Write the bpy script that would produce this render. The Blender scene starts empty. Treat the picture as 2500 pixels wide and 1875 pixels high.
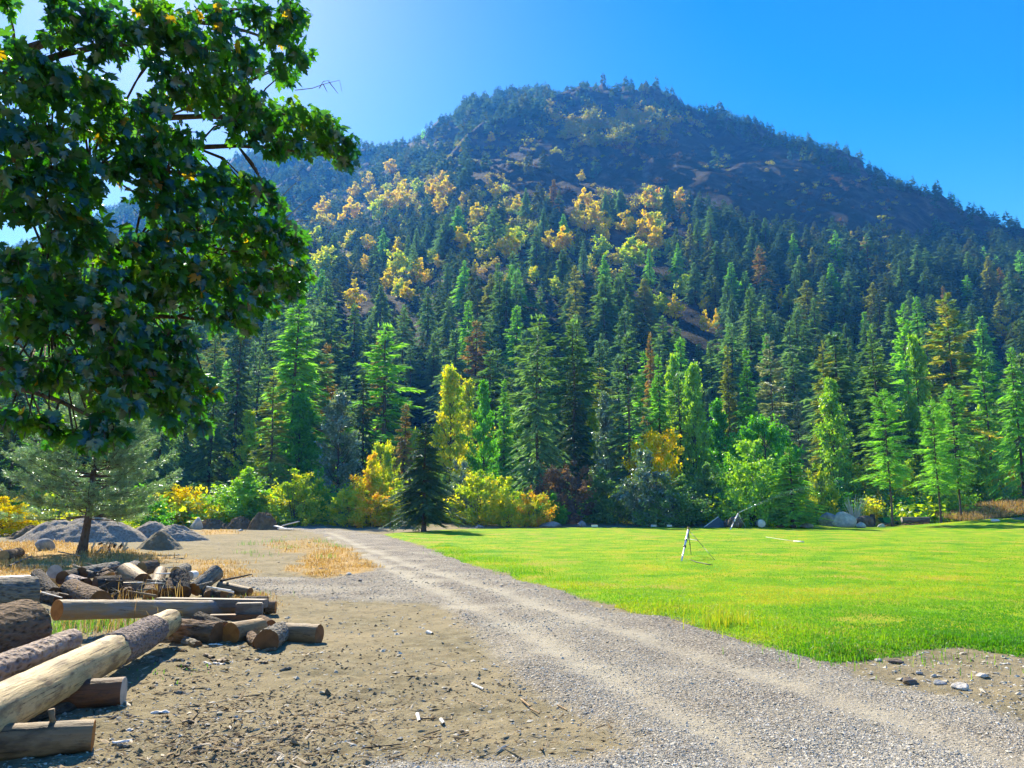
import bpy, math, random
import numpy as np
from mathutils import Vector, Matrix

# ------------------------------------------------------------------ camera, world, sun, exposure
scene = bpy.context.scene
H, F, PITCH = 1.6, 1962.0, math.atan(298 / 1962.0)
W0, H0 = 2500.0, 1875.0
cam_d = bpy.data.cameras.new("camera")
cam = bpy.data.objects.new("camera", cam_d)
scene.collection.objects.link(cam)
cam.location = (0, 0, H)
cam.rotation_euler = (math.pi / 2 + PITCH, 0, 0)
cam_d.sensor_width = 36
cam_d.lens = 36 * F / W0
cam_d.clip_start, cam_d.clip_end = 0.05, 6000
scene.camera = cam

SUN_AZ, SUN_EL = math.radians(-26), math.radians(37)       # azimuth from +Y towards +X
SUN = Vector((math.sin(SUN_AZ) * math.cos(SUN_EL), math.cos(SUN_AZ) * math.cos(SUN_EL), math.sin(SUN_EL)))
world = bpy.data.worlds.new("World")
scene.world = world
world.use_nodes = True
wn = world.node_tree
wn.nodes.clear()
sky = wn.nodes.new("ShaderNodeTexSky")
sky.sky_type = 'NISHITA'
sky.sun_disc = False
sky.sun_elevation = SUN_EL
sky.sun_rotation = SUN_AZ
sky.air_density = 1.0
sky.dust_density = 0.15
sky.ozone_density = 3.0
hs = wn.nodes.new("ShaderNodeHueSaturation")
hs.inputs['Saturation'].default_value = 1.48
hs.inputs['Value'].default_value = 0.8
hs.inputs['Hue'].default_value = 0.522
bg = wn.nodes.new("ShaderNodeBackground")
bg.inputs['Strength'].default_value = 0.15
wo = wn.nodes.new("ShaderNodeOutputWorld")
wn.links.new(sky.outputs[0], hs.inputs['Color'])
wn.links.new(hs.outputs[0], bg.inputs[0])
wn.links.new(bg.outputs[0], wo.inputs[0])

sun_d = bpy.data.lights.new("sun", 'SUN')
sun_d.energy = 5.0
sun_d.angle = math.radians(0.5)
sun_d.color = (1.0, 0.97, 0.95)
sun = bpy.data.objects.new("sun", sun_d)
sun.rotation_euler = SUN.to_track_quat('Z', 'Y').to_euler()
sun.location = (-20, 10, 30)
scene.collection.objects.link(sun)

scene.view_settings.view_transform = 'Standard'
scene.view_settings.look = 'None'
scene.view_settings.exposure = 1.12
scene.view_settings.gamma = 1
scene.render.engine = 'CYCLES'
cy = scene.cycles
cy.use_denoising = True
cy.use_adaptive_sampling = True
cy.adaptive_threshold = 0.02
cy.max_bounces = 6
cy.diffuse_bounces = 2
cy.glossy_bounces = 2
cy.transmission_bounces = 3
cy.transparent_max_bounces = 8
cy.volume_bounces = 0
cy.sample_clamp_indirect = 4.0
cy.caustics_reflective = False
cy.caustics_refractive = False

SP, CP = math.sin(PITCH), math.cos(PITCH)


# ------------------------------------------------------------------ projection helpers (source-photo pixels)
def ray(u, v):
    x, yc = (u - W0 / 2) / F, (H0 / 2 - v) / F
    return np.array([x, CP - yc * SP, SP + yc * CP])


def at(u, v, D):
    r = ray(u, v)
    return Vector((r[0] / r[1] * D, D, H + r[2] / r[1] * D))


def gp(u, v, z=0.0):
    r = ray(u, v)
    k = (z - H) / r[2]
    return Vector((r[0] * k, r[1] * k, z))


def proj(x, y, z):
    dz = z - H
    fwd = y * CP + dz * SP
    up = -y * SP + dz * CP
    return W0 / 2 + x / fwd * F, H0 / 2 - up / fwd * F


def px2m(px, D):
    return px * D / F


# ------------------------------------------------------------------ noise
def _hash(ix, iy, seed):
    n = (ix.astype(np.int64) * 374761393 + iy.astype(np.int64) * 668265263 + seed * 1442695041) & 0xFFFFFFFF
    n = ((n ^ (n >> 13)) * 1274126177) & 0xFFFFFFFF
    n = n ^ (n >> 16)
    return (n & 0xFFFFFF) / float(0xFFFFFF)


def vnoise(x, y, seed=0):
    x = np.asarray(x, float); y = np.asarray(y, float)
    ix, iy = np.floor(x), np.floor(y)
    fx, fy = x - ix, y - iy
    fx, fy = fx * fx * (3 - 2 * fx), fy * fy * (3 - 2 * fy)
    a, b = _hash(ix, iy, seed), _hash(ix + 1, iy, seed)
    c, d = _hash(ix, iy + 1, seed), _hash(ix + 1, iy + 1, seed)
    return (a + (b - a) * fx + (c - a) * fy + (a - b - c + d) * fx * fy) * 2 - 1


def fbm(x, y, seed=0, octv=4):
    s, a, t = 0.0, 1.0, 0.0
    for o in range(octv):
        s = s + a * vnoise(x * 2 ** o, y * 2 ** o, seed + o * 17)
        t += a
        a *= 0.5
    return s / t


def sstep(a, b, x):
    t = np.clip((x - a) / (b - a), 0, 1)
    return t * t * (3 - 2 * t)


# ------------------------------------------------------------------ object helpers
C = scene.collection


def mesh_np(name, V, Fc, mats=(), smooth=False, midx=None, attrs=None):
    """V (n,3); Fc (m,k) int array or list of such arrays."""
    if not isinstance(Fc, (list, tuple)):
        Fc = [Fc]
    Fc = [f for f in Fc if len(f)]
    me = bpy.data.meshes.new(name)
    V = np.asarray(V, dtype=np.float32)
    me.vertices.add(len(V))
    me.vertices.foreach_set("co", V.ravel())
    nl = sum(f.size for f in Fc)
    nf = sum(len(f) for f in Fc)
    me.loops.add(nl)
    me.loops.foreach_set("vertex_index", np.concatenate([f.ravel() for f in Fc]).astype(np.int32))
    me.polygons.add(nf)
    tot = np.concatenate([np.full(len(f), f.shape[1]) for f in Fc])
    st = np.concatenate([[0], np.cumsum(tot)[:-1]])
    me.polygons.foreach_set("loop_start", st.astype(np.int32))
    me.polygons.foreach_set("loop_total", tot.astype(np.int32))
    if midx is not None:
        me.polygons.foreach_set("material_index", np.asarray(midx, dtype=np.int32))
    me.polygons.foreach_set("use_smooth", np.full(nf, bool(smooth)))
    for m in mats:
        me.materials.append(m)
    for k, (dom, typ, arr) in (attrs or {}).items():
        a = me.attributes.new(k, typ, dom)
        a.data.foreach_set("value" if typ == 'FLOAT' else "color", np.asarray(arr, dtype=np.float32).ravel())
    me.update(calc_edges=True)
    return me


def link(name, me, parent=None):
    o = bpy.data.objects.new(name, me)
    C.objects.link(o)
    if parent:
        o.parent = parent
    return o


def tag(o, label=None, cat=None, group=None, kind=None):
    if label: o["label"] = label
    if cat: o["category"] = cat
    if group: o["group"] = group
    if kind: o["kind"] = kind
    return o


def empty(name, loc, label, cat, group=None, rz=0.0):
    o = bpy.data.objects.new(name, None)
    C.objects.link(o)
    o.location = loc
    o.rotation_euler = (0, 0, rz)
    o.empty_display_size = 0.2
    return tag(o, label, cat, group)


class MB:
    def __init__(s):
        s.V, s.F, s.n = [], {}, 0

    def add(s, V, Fc):
        V = np.asarray(V, float)
        Fc = np.asarray(Fc, int)
        s.F.setdefault(Fc.shape[1], []).append(Fc + s.n)
        s.V.append(V)
        s.n += len(V)

    def tube(s, pts, rad, seg=8, cap=True):
        pts = np.asarray(pts, float)
        n = len(pts)
        rad = np.broadcast_to(np.asarray(rad, float), (n,))
        T = np.gradient(pts, axis=0)
        T /= np.linalg.norm(T, axis=1)[:, None] + 1e-9
        ref = np.array([0, 0, 1.0]) if abs(T[0, 2]) < 0.9 else np.array([1.0, 0, 0])
        A = np.cross(T, ref); A /= np.linalg.norm(A, axis=1)[:, None] + 1e-9
        B = np.cross(T, A)
        th = np.linspace(0, 2 * np.pi, seg, endpoint=False)
        V = pts[:, None] + rad[:, None, None] * (np.cos(th)[None, :, None] * A[:, None] + np.sin(th)[None, :, None] * B[:, None])
        i = np.arange(n - 1)[:, None] * seg
        j = np.arange(seg)[None]
        k = (j + 1) % seg
        Fc = np.stack([i + j, i + k, i + seg + k, i + seg + j], -1).reshape(-1, 4)
        base = s.n
        s.add(V.reshape(-1, 3), Fc)
        if cap:
            for e, fl in ((0, 1), (n - 1, -1)):
                s.V.append(pts[e:e + 1]); c = s.n; s.n += 1
                jj = np.arange(seg)
                a, b = base + e * seg + jj, base + e * seg + (jj + 1) % seg
                tri = np.stack([np.full(seg, c), b if fl > 0 else a, a if fl > 0 else b], -1)
                s.F.setdefault(3, []).append(tri)

    def box(s, c, size, R=None):
        c = np.asarray(c, float); h = np.asarray(size, float) / 2
        V = np.array([[x, y, z] for x in (-1, 1) for y in (-1, 1) for z in (-1, 1)]) * h
        if R is not None:
            V = V @ np.asarray(R).T
        s.add(V + c, [[0, 1, 3, 2], [4, 6, 7, 5], [0, 4, 5, 1], [2, 3, 7, 6], [0, 2, 6, 4], [1, 5, 7, 3]])

    def build(s, name, mats=(), smooth=False):
        fs = [np.concatenate(v) for v in s.F.values()]
        return mesh_np(name, np.concatenate(s.V), fs, mats, smooth)

    def obj(s, name, mat, parent=None, smooth=False):
        return link(name, s.build(name, [mat] if mat else [], smooth), parent)


# ------------------------------------------------------------------ materials
def new_mat(name):
    m = bpy.data.materials.new(name)
    m.use_nodes = True
    nt = m.node_tree
    nt.nodes.clear()
    out = nt.nodes.new("ShaderNodeOutputMaterial")
    return m, nt, out


def N(nt, typ, **kw):
    n = nt.nodes.new(typ)
    for k, v in kw.items():
        if k in n.inputs:
            n.inputs[k].default_value = v
        else:
            setattr(n, k, v)
    return n


def ramp(nt, fac, stops, interp='LINEAR'):
    r = nt.nodes.new("ShaderNodeValToRGB")
    e = r.color_ramp.elements
    r.color_ramp.interpolation = interp
    while len(e) < len(stops):
        e.new(0.5)
    for el, (p, c) in zip(e, stops):
        el.position = p
        el.color = tuple(c) + (1,) if len(c) == 3 else c
    if fac is not None:
        nt.links.new(fac, r.inputs[0])
    return r


def mixc(nt, fac, a, b, mode='MIX'):
    m = nt.nodes.new("ShaderNodeMix")
    m.data_type = 'RGBA'
    m.blend_type = mode
    for sock, x in ((m.inputs[0], fac), (m.inputs[6], a), (m.inputs[7], b)):
        if isinstance(x, (int, float)):
            sock.default_value = x
        elif isinstance(x, (tuple, list)):
            sock.default_value = tuple(x) + (1,) if len(x) == 3 else x
        else:
            nt.links.new(x, sock)
    return m.outputs[2]


def math_(nt, op, a, b=None, clamp=False):
    m = nt.nodes.new("ShaderNodeMath")
    m.operation = op
    m.use_clamp = clamp
    for s, x in zip(m.inputs, (a, b)):
        if x is None: continue
        if isinstance(x, (int, float)): s.default_value = x
        else: nt.links.new(x, s)
    return m.outputs[0]


def coords(nt, kind='Object', scale=(1, 1, 1)):
    tc = nt.nodes.new("ShaderNodeTexCoord")
    mp = nt.nodes.new("ShaderNodeMapping")
    mp.inputs['Scale'].default_value = scale
    nt.links.new(tc.outputs[kind], mp.inputs[0])
    return mp.outputs[0]


def noise(nt, vec, scale, detail=4, rough=0.6, out=0):
    n = N(nt, "ShaderNodeTexNoise", Scale=scale, Detail=detail, Roughness=rough)
    nt.links.new(vec, n.inputs['Vector'])
    return n.outputs[out]


def principled(nt, out, col, rough=0.9, spec=0.2, bump=None, dist=0.01, strength=1.0, metallic=0.0):
    p = N(nt, "ShaderNodeBsdfPrincipled", Roughness=rough, Metallic=metallic)
    p.inputs['Specular IOR Level'].default_value = spec
    if isinstance(col, (tuple, list)):
        p.inputs['Base Color'].default_value = tuple(col) + (1,)
    else:
        nt.links.new(col, p.inputs['Base Color'])
    if bump is not None:
        b = N(nt, "ShaderNodeBump", Strength=strength, Distance=dist)
        nt.links.new(bump, b.inputs['Height'])
        nt.links.new(b.outputs[0], p.inputs['Normal'])
    nt.links.new(p.outputs[0], out.inputs[0])
    return p


def leaf_mat(name, stops, trans=0.45, gloss=0.06, grough=0.45, tgain=(1.15, 1.25, 0.6), obj_var=0.25, patch=0.0, patch_scale=0.4):
    """stops: colours along the leaf's own tint 0..1"""
    m, nt, out = new_mat(name)
    at_ = N(nt, "ShaderNodeAttribute", attribute_name="tint")
    oi = nt.nodes.new("ShaderNodeObjectInfo")
    f = math_(nt, 'ADD', at_.outputs['Fac'], math_(nt, 'MULTIPLY', math_(nt, 'SUBTRACT', oi.outputs['Random'], 0.5), obj_var))
    if patch:
        n = noise(nt, coords(nt), patch_scale, 2)
        f = math_(nt, 'ADD', f, math_(nt, 'MULTIPLY', math_(nt, 'SUBTRACT', n, 0.5), patch))
    r = ramp(nt, f, [(i / max(1, len(stops) - 1), c) for i, c in enumerate(stops)])
    d = N(nt, "ShaderNodeBsdfDiffuse", Roughness=0.8)
    t = nt.nodes.new("ShaderNodeBsdfTranslucent")
    g = N(nt, "ShaderNodeBsdfGlossy", Roughness=grough)
    g.inputs['Color'].default_value = (0.8, 0.9, 1, 1)
    tc = mixc(nt, 1.0, r.outputs[0], tgain, 'MULTIPLY')
    nt.links.new(r.outputs[0], d.inputs[0])
    nt.links.new(tc, t.inputs[0])
    m1 = N(nt, "ShaderNodeMixShader", Fac=trans)
    m2 = N(nt, "ShaderNodeMixShader", Fac=gloss)
    nt.links.new(d.outputs[0], m1.inputs[1]); nt.links.new(t.outputs[0], m1.inputs[2])
    nt.links.new(m1.outputs[0], m2.inputs[1]); nt.links.new(g.outputs[0], m2.inputs[2])
    nt.links.new(m2.outputs[0], out.inputs[0])
    return m


def bark_mat(name, c1, c2, scale=30, stretch=0.25, dist=0.01, c3=None):
    m, nt, out = new_mat(name)
    v = coords(nt, 'Object', (1, 1, stretch))
    vo = N(nt, "ShaderNodeTexVoronoi", Scale=scale)
    wv = noise(nt, v, scale * 0.8, 3, 0.6, 1)
    vv = nt.nodes.new("ShaderNodeVectorMath"); vv.operation = 'MULTIPLY_ADD'
    nt.links.new(wv, vv.inputs[0]); vv.inputs[1].default_value = (0.05, 0.05, 0.05); nt.links.new(v, vv.inputs[2])
    nt.links.new(vv.outputs[0], vo.inputs['Vector'])
    n = noise(nt, v, scale * 1.7, 5)
    big = noise(nt, v, scale * 0.12, 3)
    hgt = math_(nt, 'ADD', vo.outputs[0], math_(nt, 'MULTIPLY', n, 0.8))
    r = ramp(nt, hgt, [(0.35, c1), (0.95, c2)])
    col = r.outputs[0]
    if c3:
        col = mixc(nt, ramp(nt, big, [(0.5, (0, 0, 0)), (0.62, (1, 1, 1))]).outputs[0], col, c3)
    principled(nt, out, col, 0.9, 0.15, hgt, dist)
    return m


def wood_mat(name, c1, c2, stain=None, dist=0.003):
    """peeled or split wood: grain along local z"""
    m, nt, out = new_mat(name)
    v = coords(nt, 'Object', (1, 1, 0.06))
    n = noise(nt, v, 45, 5, 0.65)
    v2 = coords(nt, 'Object', (1, 1, 0.45))
    b = noise(nt, v2, 5.5, 4, 0.6)
    col = mixc(nt, n, c1, c2)
    if stain:
        col = mixc(nt, ramp(nt, b, [(0.48, (0, 0, 0)), (0.60, (.9, .9, .9))]).outputs[0], col, stain)
        f = noise(nt, coords(nt, 'Object', (1, 1, 0.3)), 30, 6, .75)
        col = mixc(nt, ramp(nt, f, [(0.54, (0, 0, 0)), (0.66, (.85, .85, .85))]).outputs[0], col, stain)
        ck = noise(nt, coords(nt, 'Object', (1, 1, 0.025)), 60, 3, .5)
        col = mixc(nt, ramp(nt, ck, [(0.64, (0, 0, 0)), (0.68, (1, 1, 1))]).outputs[0], col, (.03, .02, .014))
        n = math_(nt, 'ADD', n, math_(nt, 'MULTIPLY', f, .8))
        dist *= 3
    principled(nt, out, col, 0.65, 0.3, n, dist)
    return m


def end_mat(name, c1, c2, rings=55):
    m, nt, out = new_mat(name)
    v = coords(nt, 'Object', (1, 1, 0))
    w = N(nt, "ShaderNodeTexWave", Scale=rings, Distortion=2.5, Detail=2)
    w.wave_type = 'RINGS'; w.rings_direction = 'Z'
    w.inputs['Detail Scale'].default_value = 0.6
    nt.links.new(v, w.inputs['Vector'])
    n = noise(nt, v, 60, 4)
    big = noise(nt, v, 9, 3)
    col = mixc(nt, math_(nt, 'MULTIPLY', w.outputs['Fac'], 0.5), c1, c2)
    col = mixc(nt, math_(nt, 'MULTIPLY', n, 0.6), col, c2)
    col = mixc(nt, ramp(nt, big, [(0.45, (0, 0, 0)), (0.7, (0.6, 0.6, 0.6))]).outputs[0], col, tuple(x * 0.5 for x in c2))
    principled(nt, out, col, 0.8, 0.2, n, 0.002)
    return m


def rock_mat(name, c1, c2, scale=6, dist=0.03):
    m, nt, out = new_mat(name)
    v = coords(nt)
    n = noise(nt, v, scale, 8, 0.65)
    n2 = noise(nt, v, scale * 7, 4)
    col = mixc(nt, ramp(nt, n, [(0.35, (0, 0, 0)), (0.65, (1, 1, 1))]).outputs[0], c1, c2)
    col = mixc(nt, math_(nt, 'MULTIPLY', n2, 0.4), col, tuple(x * 0.45 for x in c1))
    principled(nt, out, col, 0.85, 0.3, math_(nt, 'ADD', n, math_(nt, 'MULTIPLY', n2, 0.3)), dist)
    return m


def plain_mat(name, c, rough=0.6, metal=0.0, spec=0.4, var=0.3, scale=20):
    m, nt, out = new_mat(name)
    n = noise(nt, coords(nt), scale, 4)
    col = mixc(nt, math_(nt, 'MULTIPLY', n, var), c, tuple(x * 0.4 for x in c))
    principled(nt, out, col, rough, spec, n, 0.002, 0.3, metal)
    return m


# ------------------------------------------------------------------ terrain functions
SKY_PTS = [(-600, 760), (-200, 690), (0, 640), (150, 590), (300, 525), (430, 455), (570, 408), (700, 392), (868, 386),
           (957, 372), (1012, 352), (1079, 318), (1115, 298), (1140, 272), (1200, 254), (1250, 243), (1300, 238),
           (1373, 237), (1460, 241), (1554, 253), (1650, 272), (1794, 316), (1907, 352), (2065, 406), (2223, 484),
           (2359, 548), (2500, 588), (2800, 680), (3200, 760)]
_az, _te = [], []
for u, v in SKY_PTS:
    r_ = ray(u, v)
    _az.append(math.atan2(r_[0], r_[1])); _te.append(r_[2] / math.hypot(r_[0], r_[1]))
_az = np.array([-1.4, -1.1] + _az + [1.1, 1.4]); _te = np.array([0.0, 0.08] + _te + [0.08, 0.0])
_rz = np.array([-0.70, -0.33, -0.24, -0.16, -0.05, 0.12, 0.30, 0.56, 0.8])
_rr = np.array([1150, 1120, 1000, 840, 760, 740, 700, 560, 500])
R0 = 118.0


def terr(x, y):
    """height of the valley floor and the mountain"""
    r = np.hypot(x, y) + 1e-6
    az = np.arctan2(x, y)
    E = np.interp(az, _az, _te)
    R = np.interp(az, _rz, _rr)
    t = (r - R0) / (R - R0)
    tt = np.clip(t, 0, 1)
    top = E * R + H
    s = tt + 0.035 * np.sin(tt * np.pi * 2 + 2.5) * tt * (1 - tt) * 4
    w = np.clip(t, 0, 1) * np.clip((1 - t) * 6 + 0.15, 0, 1)
    rid = 1 - np.abs(fbm(x / 95 + 3.1, y / 160, 5, 4)) * 2
    n = 24 * (rid - 0.5) + 17 * fbm(x / 34, y / 46, 9, 5)
    crag = np.clip(fbm(x / 60 + 8, y / 60, 21, 3) * 2.5, 0, 1) * sstep(0.35, 0.5, t) * (1 - sstep(0.85, 0.95, t))
    n = n + crag * 20 * np.abs(fbm(x / 11, y / 14, 33, 4))
    z = top * s + n * w * np.clip(E / 0.3, 0, 1)
    back = top * (1 - 0.5 * np.clip(t - 1, 0, 1.5))
    z = np.where(t < 1, z, back)
    return np.where(t > 0, z, 0.0)


def hit(u, v, r0=70, r1=1300):
    rr = ray(u, v)
    k = np.linspace(r0, r1, 2600)
    x, y, z = rr[0] / rr[1] * k, k, H + rr[2] / rr[1] * k
    d = z - terr(x, y)
    i = np.argmax(d < 0)
    if d[i] >= 0: return None
    return Vector((x[i], y[i], float(terr(x[i:i + 1], y[i:i + 1])[0])))


def polyw(pts):
    return np.array([[gp(u, v).x, gp(u, v).y] for u, v in pts])


LAWN = np.vstack([polyw([(934, 1306), (1015, 1329), (1107, 1361), (1157, 1382), (1223, 1396), (1296, 1423), (1388, 1450), (1453, 1471),
                         (1530, 1500), (1636, 1513), (1735, 1544), (1829, 1574), (1915, 1592), (2010, 1619), (2087, 1616), (2220, 1606),
                         (2240, 1592), (2340, 1586), (2420, 1600), (2500, 1612), (2700, 1630)]),
                  [[20, 9.0], [45, 30], [40, 46]], polyw([(2560, 1297), (2420, 1291), (2340, 1285), (2210, 1281), (2000, 1284), (1800, 1289), (1500, 1290), (1250, 1291), (1080, 1295)])])
ROAD = np.vstack([polyw([(770, 1285), (934, 1306), (1015, 1329), (1107, 1361), (1157, 1382), (1223, 1396), (1296, 1423), (1388, 1450), (1453, 1471),
                         (1530, 1500), (1636, 1513), (1735, 1544), (1829, 1574), (1915, 1592), (2010, 1619), (2087, 1646), (2194, 1672), (2366, 1703), (2500, 1756), (2700, 1840)]),
                  [[9, 0.5], [4, -6], [-1.0, -2.0], [-0.6, 3.6]],
                  polyw([(900, 1856), (1150, 1850), (1400, 1855), (1549, 1822), (1491, 1775), (1376, 1732), (1315, 1692), (1245, 1630), (1184, 1588), (1126, 1542), (1084, 1492), (1030, 1473),
                         (800, 1467), (700, 1452), (620, 1440), (560, 1425), (600, 1408), (700, 1412), (800, 1411), (880, 1400), (925, 1388), (900, 1370), (867, 1342), (820, 1322), (790, 1306), (740, 1296), (700, 1290)])])
DRY = [(polyw([(755, 1352), (800, 1335), (860, 1340), (915, 1388), (840, 1404), (790, 1411), (745, 1398)]), 1.0, 0.5),
       (polyw([(690, 1378), (730, 1380), (735, 1398), (692, 1394)]), .9, 0.4),
       (polyw([(-300, 1330), (140, 1322), (300, 1340), (420, 1362), (330, 1392), (120, 1440), (-300, 1480)]), 1.0, 0.8),
       (polyw([(430, 1360), (560, 1368), (600, 1410), (470, 1412)]), 0.75, 0.8),
       (polyw([(470, 1296), (560, 1292), (575, 1304), (480, 1306)]), 0.9, 1.5),
       (polyw([(560, 1455), (640, 1452), (650, 1490), (580, 1500)]), 0.6, 0.5),
       (polyw([(660, 1325), (760, 1318), (830, 1330), (760, 1350), (670, 1350)]), 0.55, 0.6),
       (polyw([(2330, 1264), (2700, 1262), (2700, 1278), (2380, 1274)]), 0.9, 2.0)]


def sdist(P, x, y):
    """signed distance to a closed polygon, positive inside"""
    x = np.asarray(x, float); y = np.asarray(y, float)
    d2 = np.full(x.shape, 1e18)
    ins = np.zeros(x.shape, bool)
    for i in range(len(P)):
        a, b = P[i], P[(i + 1) % len(P)]
        e = b - a
        t = np.clip(((x - a[0]) * e[0] + (y - a[1]) * e[1]) / (e @ e + 1e-12), 0, 1)
        d2 = np.minimum(d2, (x - a[0] - t * e[0]) ** 2 + (y - a[1] - t * e[1]) ** 2)
        c = (a[1] > y) != (b[1] > y)
        if abs(b[1] - a[1]) > 1e-12:
            ins ^= c & (x < (b[0] - a[0]) * (y - a[1]) / (b[1] - a[1]) + a[0])
    return np.where(ins, 1, -1) * np.sqrt(d2)


TRACKS = [polyw([(800, 1300), (905, 1345), (1010, 1385), (1130, 1420), (1290, 1470), (1500, 1545), (1800, 1640), (2200, 1770), (2500, 1875)]),
          polyw([(790, 1310), (870, 1350), (960, 1395), (1060, 1440), (1190, 1500), (1350, 1590), (1600, 1720), (1850, 1860)])]


def pdist(L, x, y):
    d2 = np.full(np.shape(x), 1e18)
    for a, b in zip(L[:-1], L[1:]):
        e = b - a
        t = np.clip(((x - a[0]) * e[0] + (y - a[1]) * e[1]) / (e @ e), 0, 1)
        d2 = np.minimum(d2, (x - a[0] - t * e[0]) ** 2 + (y - a[1] - t * e[1]) ** 2)
    return np.sqrt(d2)


def fields(x, y):
    """lawn, road signed distances with ragged edges; dry-grass and wheel-track masks"""
    wob = np.clip(np.hypot(x, y) / 12, 0.5, 2.2)
    nx = 0.10 * wob * fbm(x * 2.1, y * 2.1, 3, 4) + 0.10 * wob * vnoise(x * .6, y * .6, 4)
    L = sdist(LAWN, x, y) + nx
    Rd = sdist(ROAD, x, y) + 1.6 * nx + 0.07 * vnoise(x * 9, y * 9, 8)
    dry = np.zeros(np.shape(x))
    for P, a, s in DRY:
        dry = np.maximum(dry, a * sstep(-s * .6, s * .6, sdist(P, x, y) + s * fbm(x * 1.3, y * 1.3, 31, 4)))
    tr = np.zeros(np.shape(x))
    for T in TRACKS:
        tr = np.maximum(tr, np.exp(-(pdist(T, x, y) / 0.22) ** 2))
    return L, Rd, dry, tr


def gz(x, y, fl=None):
    x = np.asarray(x, float); y = np.asarray(y, float)
    L, Rd, dry, tr = fields(x, y) if fl is None else fl
    fade = np.clip(1 - np.hypot(x, y) / 60, 0.2, 1)
    z = 0.045 * fbm(x * .45, y * .45, 40, 3) + 0.022 * fbm(x * 2.2, y * 2.2, 41, 4) * fade
    dirt = sstep(0.1, -0.4, Rd) * sstep(0.0, -0.3, L)
    z = z + dirt * (0.028 * np.abs(fbm(x * 3.0 + y, y * 3.5, 43, 4)) + 0.018 * fbm(x * 9, y * 9, 44, 3))
    z = z - 0.025 * tr * (1 - sstep(-.1, .2, L)) + 0.03 * sstep(-0.05, 0.25, Rd) * (1 - sstep(-.1, .1, L))
    z = z + 0.07 * sstep(-0.08, 0.35, L)
    z = z + 1.7 * sstep(26, 42, x) * sstep(40, 62, y) + 0.25 * sstep(58, 64, y)
    z = z + 0.05 * dry * np.abs(fbm(x * 4, y * 4, 45, 2))
    return z


# ------------------------------------------------------------------ ground, road, lawn
def terrain_material():
    m, nt, out = new_mat("ground_surface")
    v = coords(nt, 'Object')
    a = N(nt, "ShaderNodeAttribute", attribute_name="zones")
    sep = nt.nodes.new("ShaderNodeSeparateColor")
    nt.links.new(a.outputs['Color'], sep.inputs[0])
    road, dry, lawn = sep.outputs[0], sep.outputs[1], sep.outputs[2]
    b = N(nt, "ShaderNodeAttribute", attribute_name="wheel")
    trk = b.outputs['Fac']
    nb = noise(nt, v, 0.7, 6, 0.62)
    nm = noise(nt, v, 5, 6, 0.65)
    nf = noise(nt, v, 38, 5, 0.7)
    # dirt
    dirt = ramp(nt, nm, [(0.30, (0.11, 0.092, 0.052)), (0.48, (0.21, 0.18, 0.105)), (0.7, (0.30, 0.265, 0.165))]).outputs[0]
    dirt = mixc(nt, ramp(nt, nb, [(0.35, (1, 1, 1)), (0.6, (0, 0, 0))]).outputs[0], dirt, (0.30, 0.25, 0.15))
    dirt = mixc(nt, ramp(nt, nf, [(0.56, (0, 0, 0)), (0.72, (.7, .7, .7))]).outputs[0], dirt, (0.09, 0.068, 0.04))
    # gravel
    vo = N(nt, "ShaderNodeTexVoronoi", Scale=42)
    dv = nt.nodes.new('ShaderNodeVectorMath'); dv.operation = 'MULTIPLY_ADD'
    nt.links.new(noise(nt, v, 21, 3, .6, 1), dv.inputs[0]); dv.inputs[1].default_value = (.05, .05, .05); nt.links.new(v, dv.inputs[2])
    nt.links.new(dv.outputs[0], vo.inputs['Vector'])
    sc = nt.nodes.new("ShaderNodeSeparateColor")
    nt.links.new(vo.outputs['Color'], sc.inputs[0])
    grav = ramp(nt, sc.outputs[0], [(0, (0.25, 0.215, 0.165)), (0.4, (0.37, 0.325, 0.255)), (0.8, (0.47, 0.42, 0.335)), (1, (0.64, 0.58, 0.48))]).outputs[0]
    grav = mixc(nt, ramp(nt, vo.outputs['Distance'], [(0.35, (0, 0, 0)), (0.75, (1, 1, 1))]).outputs[0], grav, (0.10, 0.09, 0.075))
    dust = math_(nt, 'ADD', ramp(nt, nb, [(0.42, (0, 0, 0)), (0.68, (.75, .75, .75))]).outputs[0], math_(nt, 'MULTIPLY', trk, 0.55), True)
    grav = mixc(nt, dust, grav, (0.40, 0.365, 0.275))
    col = mixc(nt, road, dirt, grav)
    dc = ramp(nt, nm, [(0.3, (0.30, 0.17, 0.05)), (0.6, (0.50, 0.34, 0.13))]).outputs[0]
    col = mixc(nt, dry, col, dc)
    lc = ramp(nt, nb, [(0.34, (0.09, 0.29, 0.004)), (0.5, (0.22, 0.39, 0.006)), (0.64, (0.40, 0.40, 0.014))]).outputs[0]
    lf = ramp(nt, nf, [(0.35, (0.6, 0.6, 0.6)), (0.65, (1.25, 1.25, 1.2))]).outputs[0]
    lc = mixc(nt, 1.0, lc, lf, 'MULTIPLY')
    nw = noise(nt, v, 0.35, 5, 0.7)
    lc = mixc(nt, ramp(nt, nw, [(0.53, (0, 0, 0)), (0.68, (.75, .75, .75))]).outputs[0], lc, (0.34, 0.29, 0.06))
    col = mixc(nt, lawn, col, lc)
    hgt = math_(nt, 'ADD', math_(nt, 'MULTIPLY', nf, 0.6), math_(nt, 'MULTIPLY', nm, 1.2))
    hg = math_(nt, 'MULTIPLY', math_(nt, 'SUBTRACT', 1.0, vo.outputs['Distance']), math_(nt, 'MULTIPLY', road, math_(nt, 'SUBTRACT', 0.9, dust)))
    hgt = math_(nt, 'ADD', hgt, hg)
    principled(nt, out, col, 0.95, 0.1, hgt, 0.022)
    return m


M_GROUND = terrain_material()


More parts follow.
